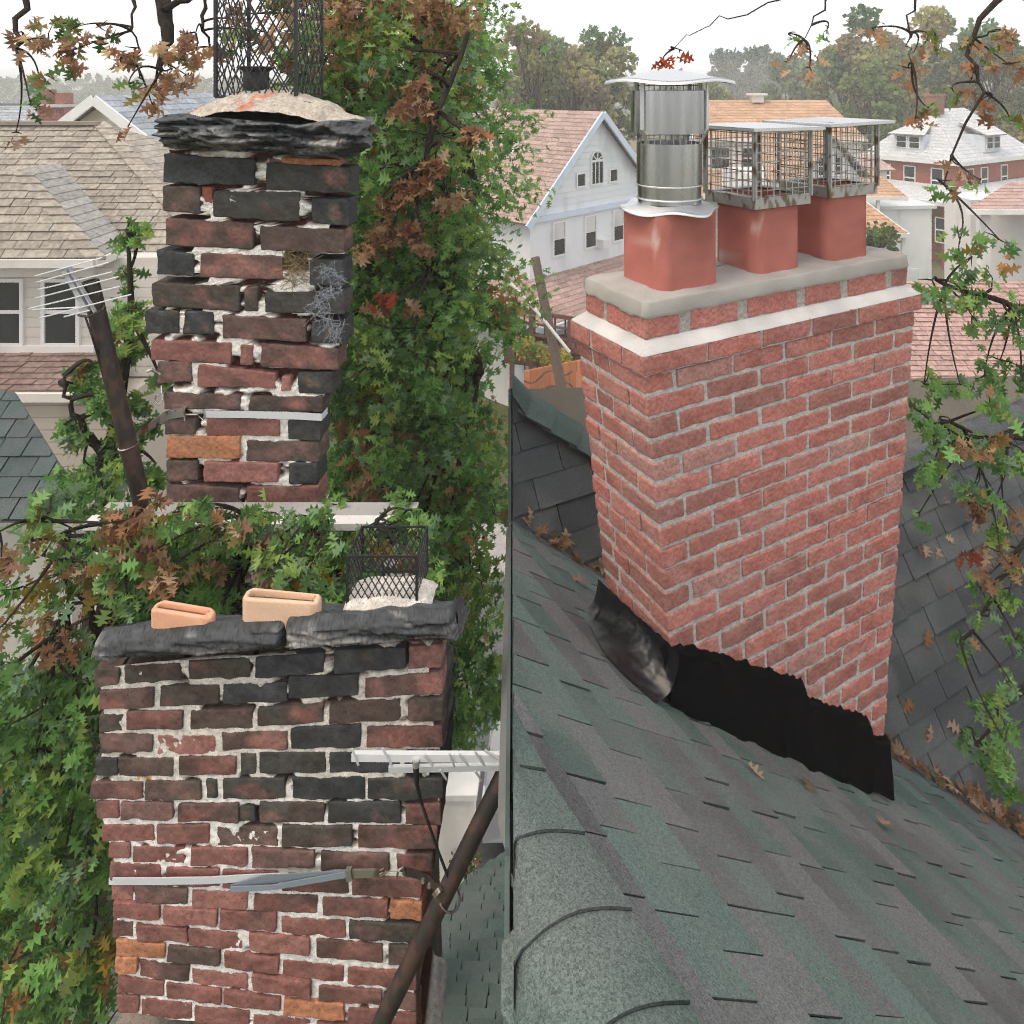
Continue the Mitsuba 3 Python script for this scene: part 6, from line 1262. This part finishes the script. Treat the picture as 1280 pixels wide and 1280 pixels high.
MB().tube([P(200, 468, DA - .01), P(190, 462, DA - .02), P(184, 464, DA - .02)], .006, 6).tube([P(202, 482, DA), P(202, 492, DA - .02), P(196, 494, DA - .03), P(193, 500, DA - .03), P(198, 506, DA - .03), P(203, 500, DA - .02), P(203, 488, DA)], .004, 6).build(K + '__buckle', 'galvanised')
# right mast beside the wide chimney
K = 'slanting_mast'; tag(K, 'dark pipe mast slanting across the lower right corner of the wide chimney', 'mast')
a, b = P(633, 962, 1.80), P(470, 1292, 1.74); pipe(K + '__pipe', a, b, .0205)
pt = lambda t: a + (b - a) * t
ring_(K + '__clamp', P(562, 1122, 1.77) , b - a + [0, .2, 0], .026, .0026)
K = 'right_aerial'; tag(K, 'pale twin rail aerial with short cross rods in front of the wide chimney', 'aerial')
for (x0, y0, x1, y1, Dd, r) in ((440, 945, 636, 946, 1.76, .0085), (486, 961, 637, 958, 1.79, .0065)): MB().bar(P(x0, y0, Dd), P(x1, y1, Dd), r * 1.4, r * 2, (.72, .75, .77)).build(K + '__rail', 'paint')
for (x0, y0, x1, y1) in ((440, 936, 448, 956), (478, 935, 490, 957), (531, 944, 541, 957), (562, 943, 568, 959), (574, 943, 586, 958), (594, 940, 606, 958), (606, 938, 640, 958), (550, 962, 558, 974), (594, 964, 602, 976)): MB().tube([P(x0, y0, 1.745), P(x1, y1, 1.755)], .0026, 6, (.72, .75, .77)).build(K + '__rod', 'paint', True)
MB().tube([P(520, 955, 1.75), P(520, 962, 1.75), P(521, 980, 1.76), P(527, 1004, 1.77)], [.006, .007, .005, .0035], 8).tube([P(526, 1000, 1.77), P(534, 1025, 1.77), P(547, 1062, 1.77), P(560, 1096, 1.765)], .0032, 6).build(K + '__cable', 'black_metal', True)
MB().tube([P(520, 950, 1.75), P(520, 958, 1.75)], .008, 8).build(K + '__cable_plug', 'aluminium')
# ratchet strap round the wide chimney
K = 'ratchet_strap'; tag(K, 'blue grey cloth ratchet strap round the wide chimney, tied to the slanting mast', 'strap')
def ribbon(key, pts, w, bsdf, col, th=.0025):
    p = np.array(pts); w = np.broadcast_to(w, (len(p),))[:, None] * np.array([[0, 0, .5]]); t = np.linspace(0, 1, len(p)); tt = np.linspace(0, 1, 26); I = lambda q: np.stack([np.interp(tt, t, q[:, k]) for k in range(3)], 1)
    A_, B_ = I(p + w), I(p - w); m = MB().grid(np.stack([A_, B_]), col); m.grid(np.stack([A_, B_]) + [0, th, 0], col); m.grid(np.stack([A_, A_ + [0, th, 0]]), col); m.grid(np.stack([B_, B_ + [0, th, 0]]), col); m.build(key, bsdf)
ribbon(K + '__silver_band', [P(136, 1102, DB + .04), P(142, 1102, DB - .012), P(200, 1102, DB - .013), P(260, 1101, DB - .013), P(310, 1098, DB - .013), P(360, 1096, DB - .013)], .017, 'paint', (.62, .66, .70))
ribbon(K + '__webbing', [P(288, 1110, DB - .018), P(330, 1100, DB - .02), P(380, 1096, DB - .022), P(432, 1092, DB - .024)], [.012, .02, .017, .014], 'strap_cloth', (.20, .27, .32))
ribbon(K + '__webbing', [P(288, 1112, DB - .022), P(340, 1110, DB - .03), P(380, 1103, DB - .028), P(432, 1094, DB - .026)], [.012, .012, .014, .014], 'strap_cloth', (.24, .32, .38))
MB().bar(P(433, 1093, DB - .028), P(440, 1092, DB - .028), .012, .026, (.3, .3, .3)).bar(P(440, 1092, DB - .024), P(474, 1091, DB - .024), .006, .018, (.5, .5, .5)).build(K + '__ratchet', 'galvanised')
MB().tube([P(474, 1088, DB - .024), P(480, 1085, DB - .026), P(483, 1090, DB - .028), P(476, 1095, DB - .026)], .003, 6).tube([P(496, 1096, DB - .03), P(498, 1088, DB - .035), P(504, 1084, DB - .035), P(506, 1092, DB - .03)], .003, 6).tube([P(482, 1090, DB - .02), P(497, 1091, DB - .02)], .002, 5).build(K + '__hook', 'galvanised')
ribbon(K + '__bracket', [P(503, 1090, DB - .03), P(522, 1094, DB - .04), P(535, 1101, DB - .06), P(549, 1114, 1.765)], [.018, .02, .02, .018], 'rusty_pipe', (.2, .2, .2), .004)
for x, y, d in ((529, 1099, .06), (537, 1105, .075)): c = P(x, y, DB - d); MB().tube([c, c + [0, -.008, 0]], .0045, 8).build(K + '__bolt', 'aluminium')
MB().tube([P(545, 1112, 1.755), P(548, 1118, 1.75)], .012, 8).build(K + '__nut', 'galvanised')

# ---------------------------------------------------------------- thin autumn haze over the far houses and trees
scene['haze_air'] = {'type': 'homogeneous', 'albedo': .95, 'sigma_t': .0032}
scene['haze'] = {'type': 'cube', 'to_world': T().translate([0, 200, 4]).scale([1000, 2300, 9.5]), 'bsdf': {'type': 'null'}, 'interior': {'type': 'ref', 'id': 'haze_air'}}
scene['camera']['medium'] = {'type': 'ref', 'id': 'haze_air'}
tag('haze', 'thin pale haze', kind='stuff')
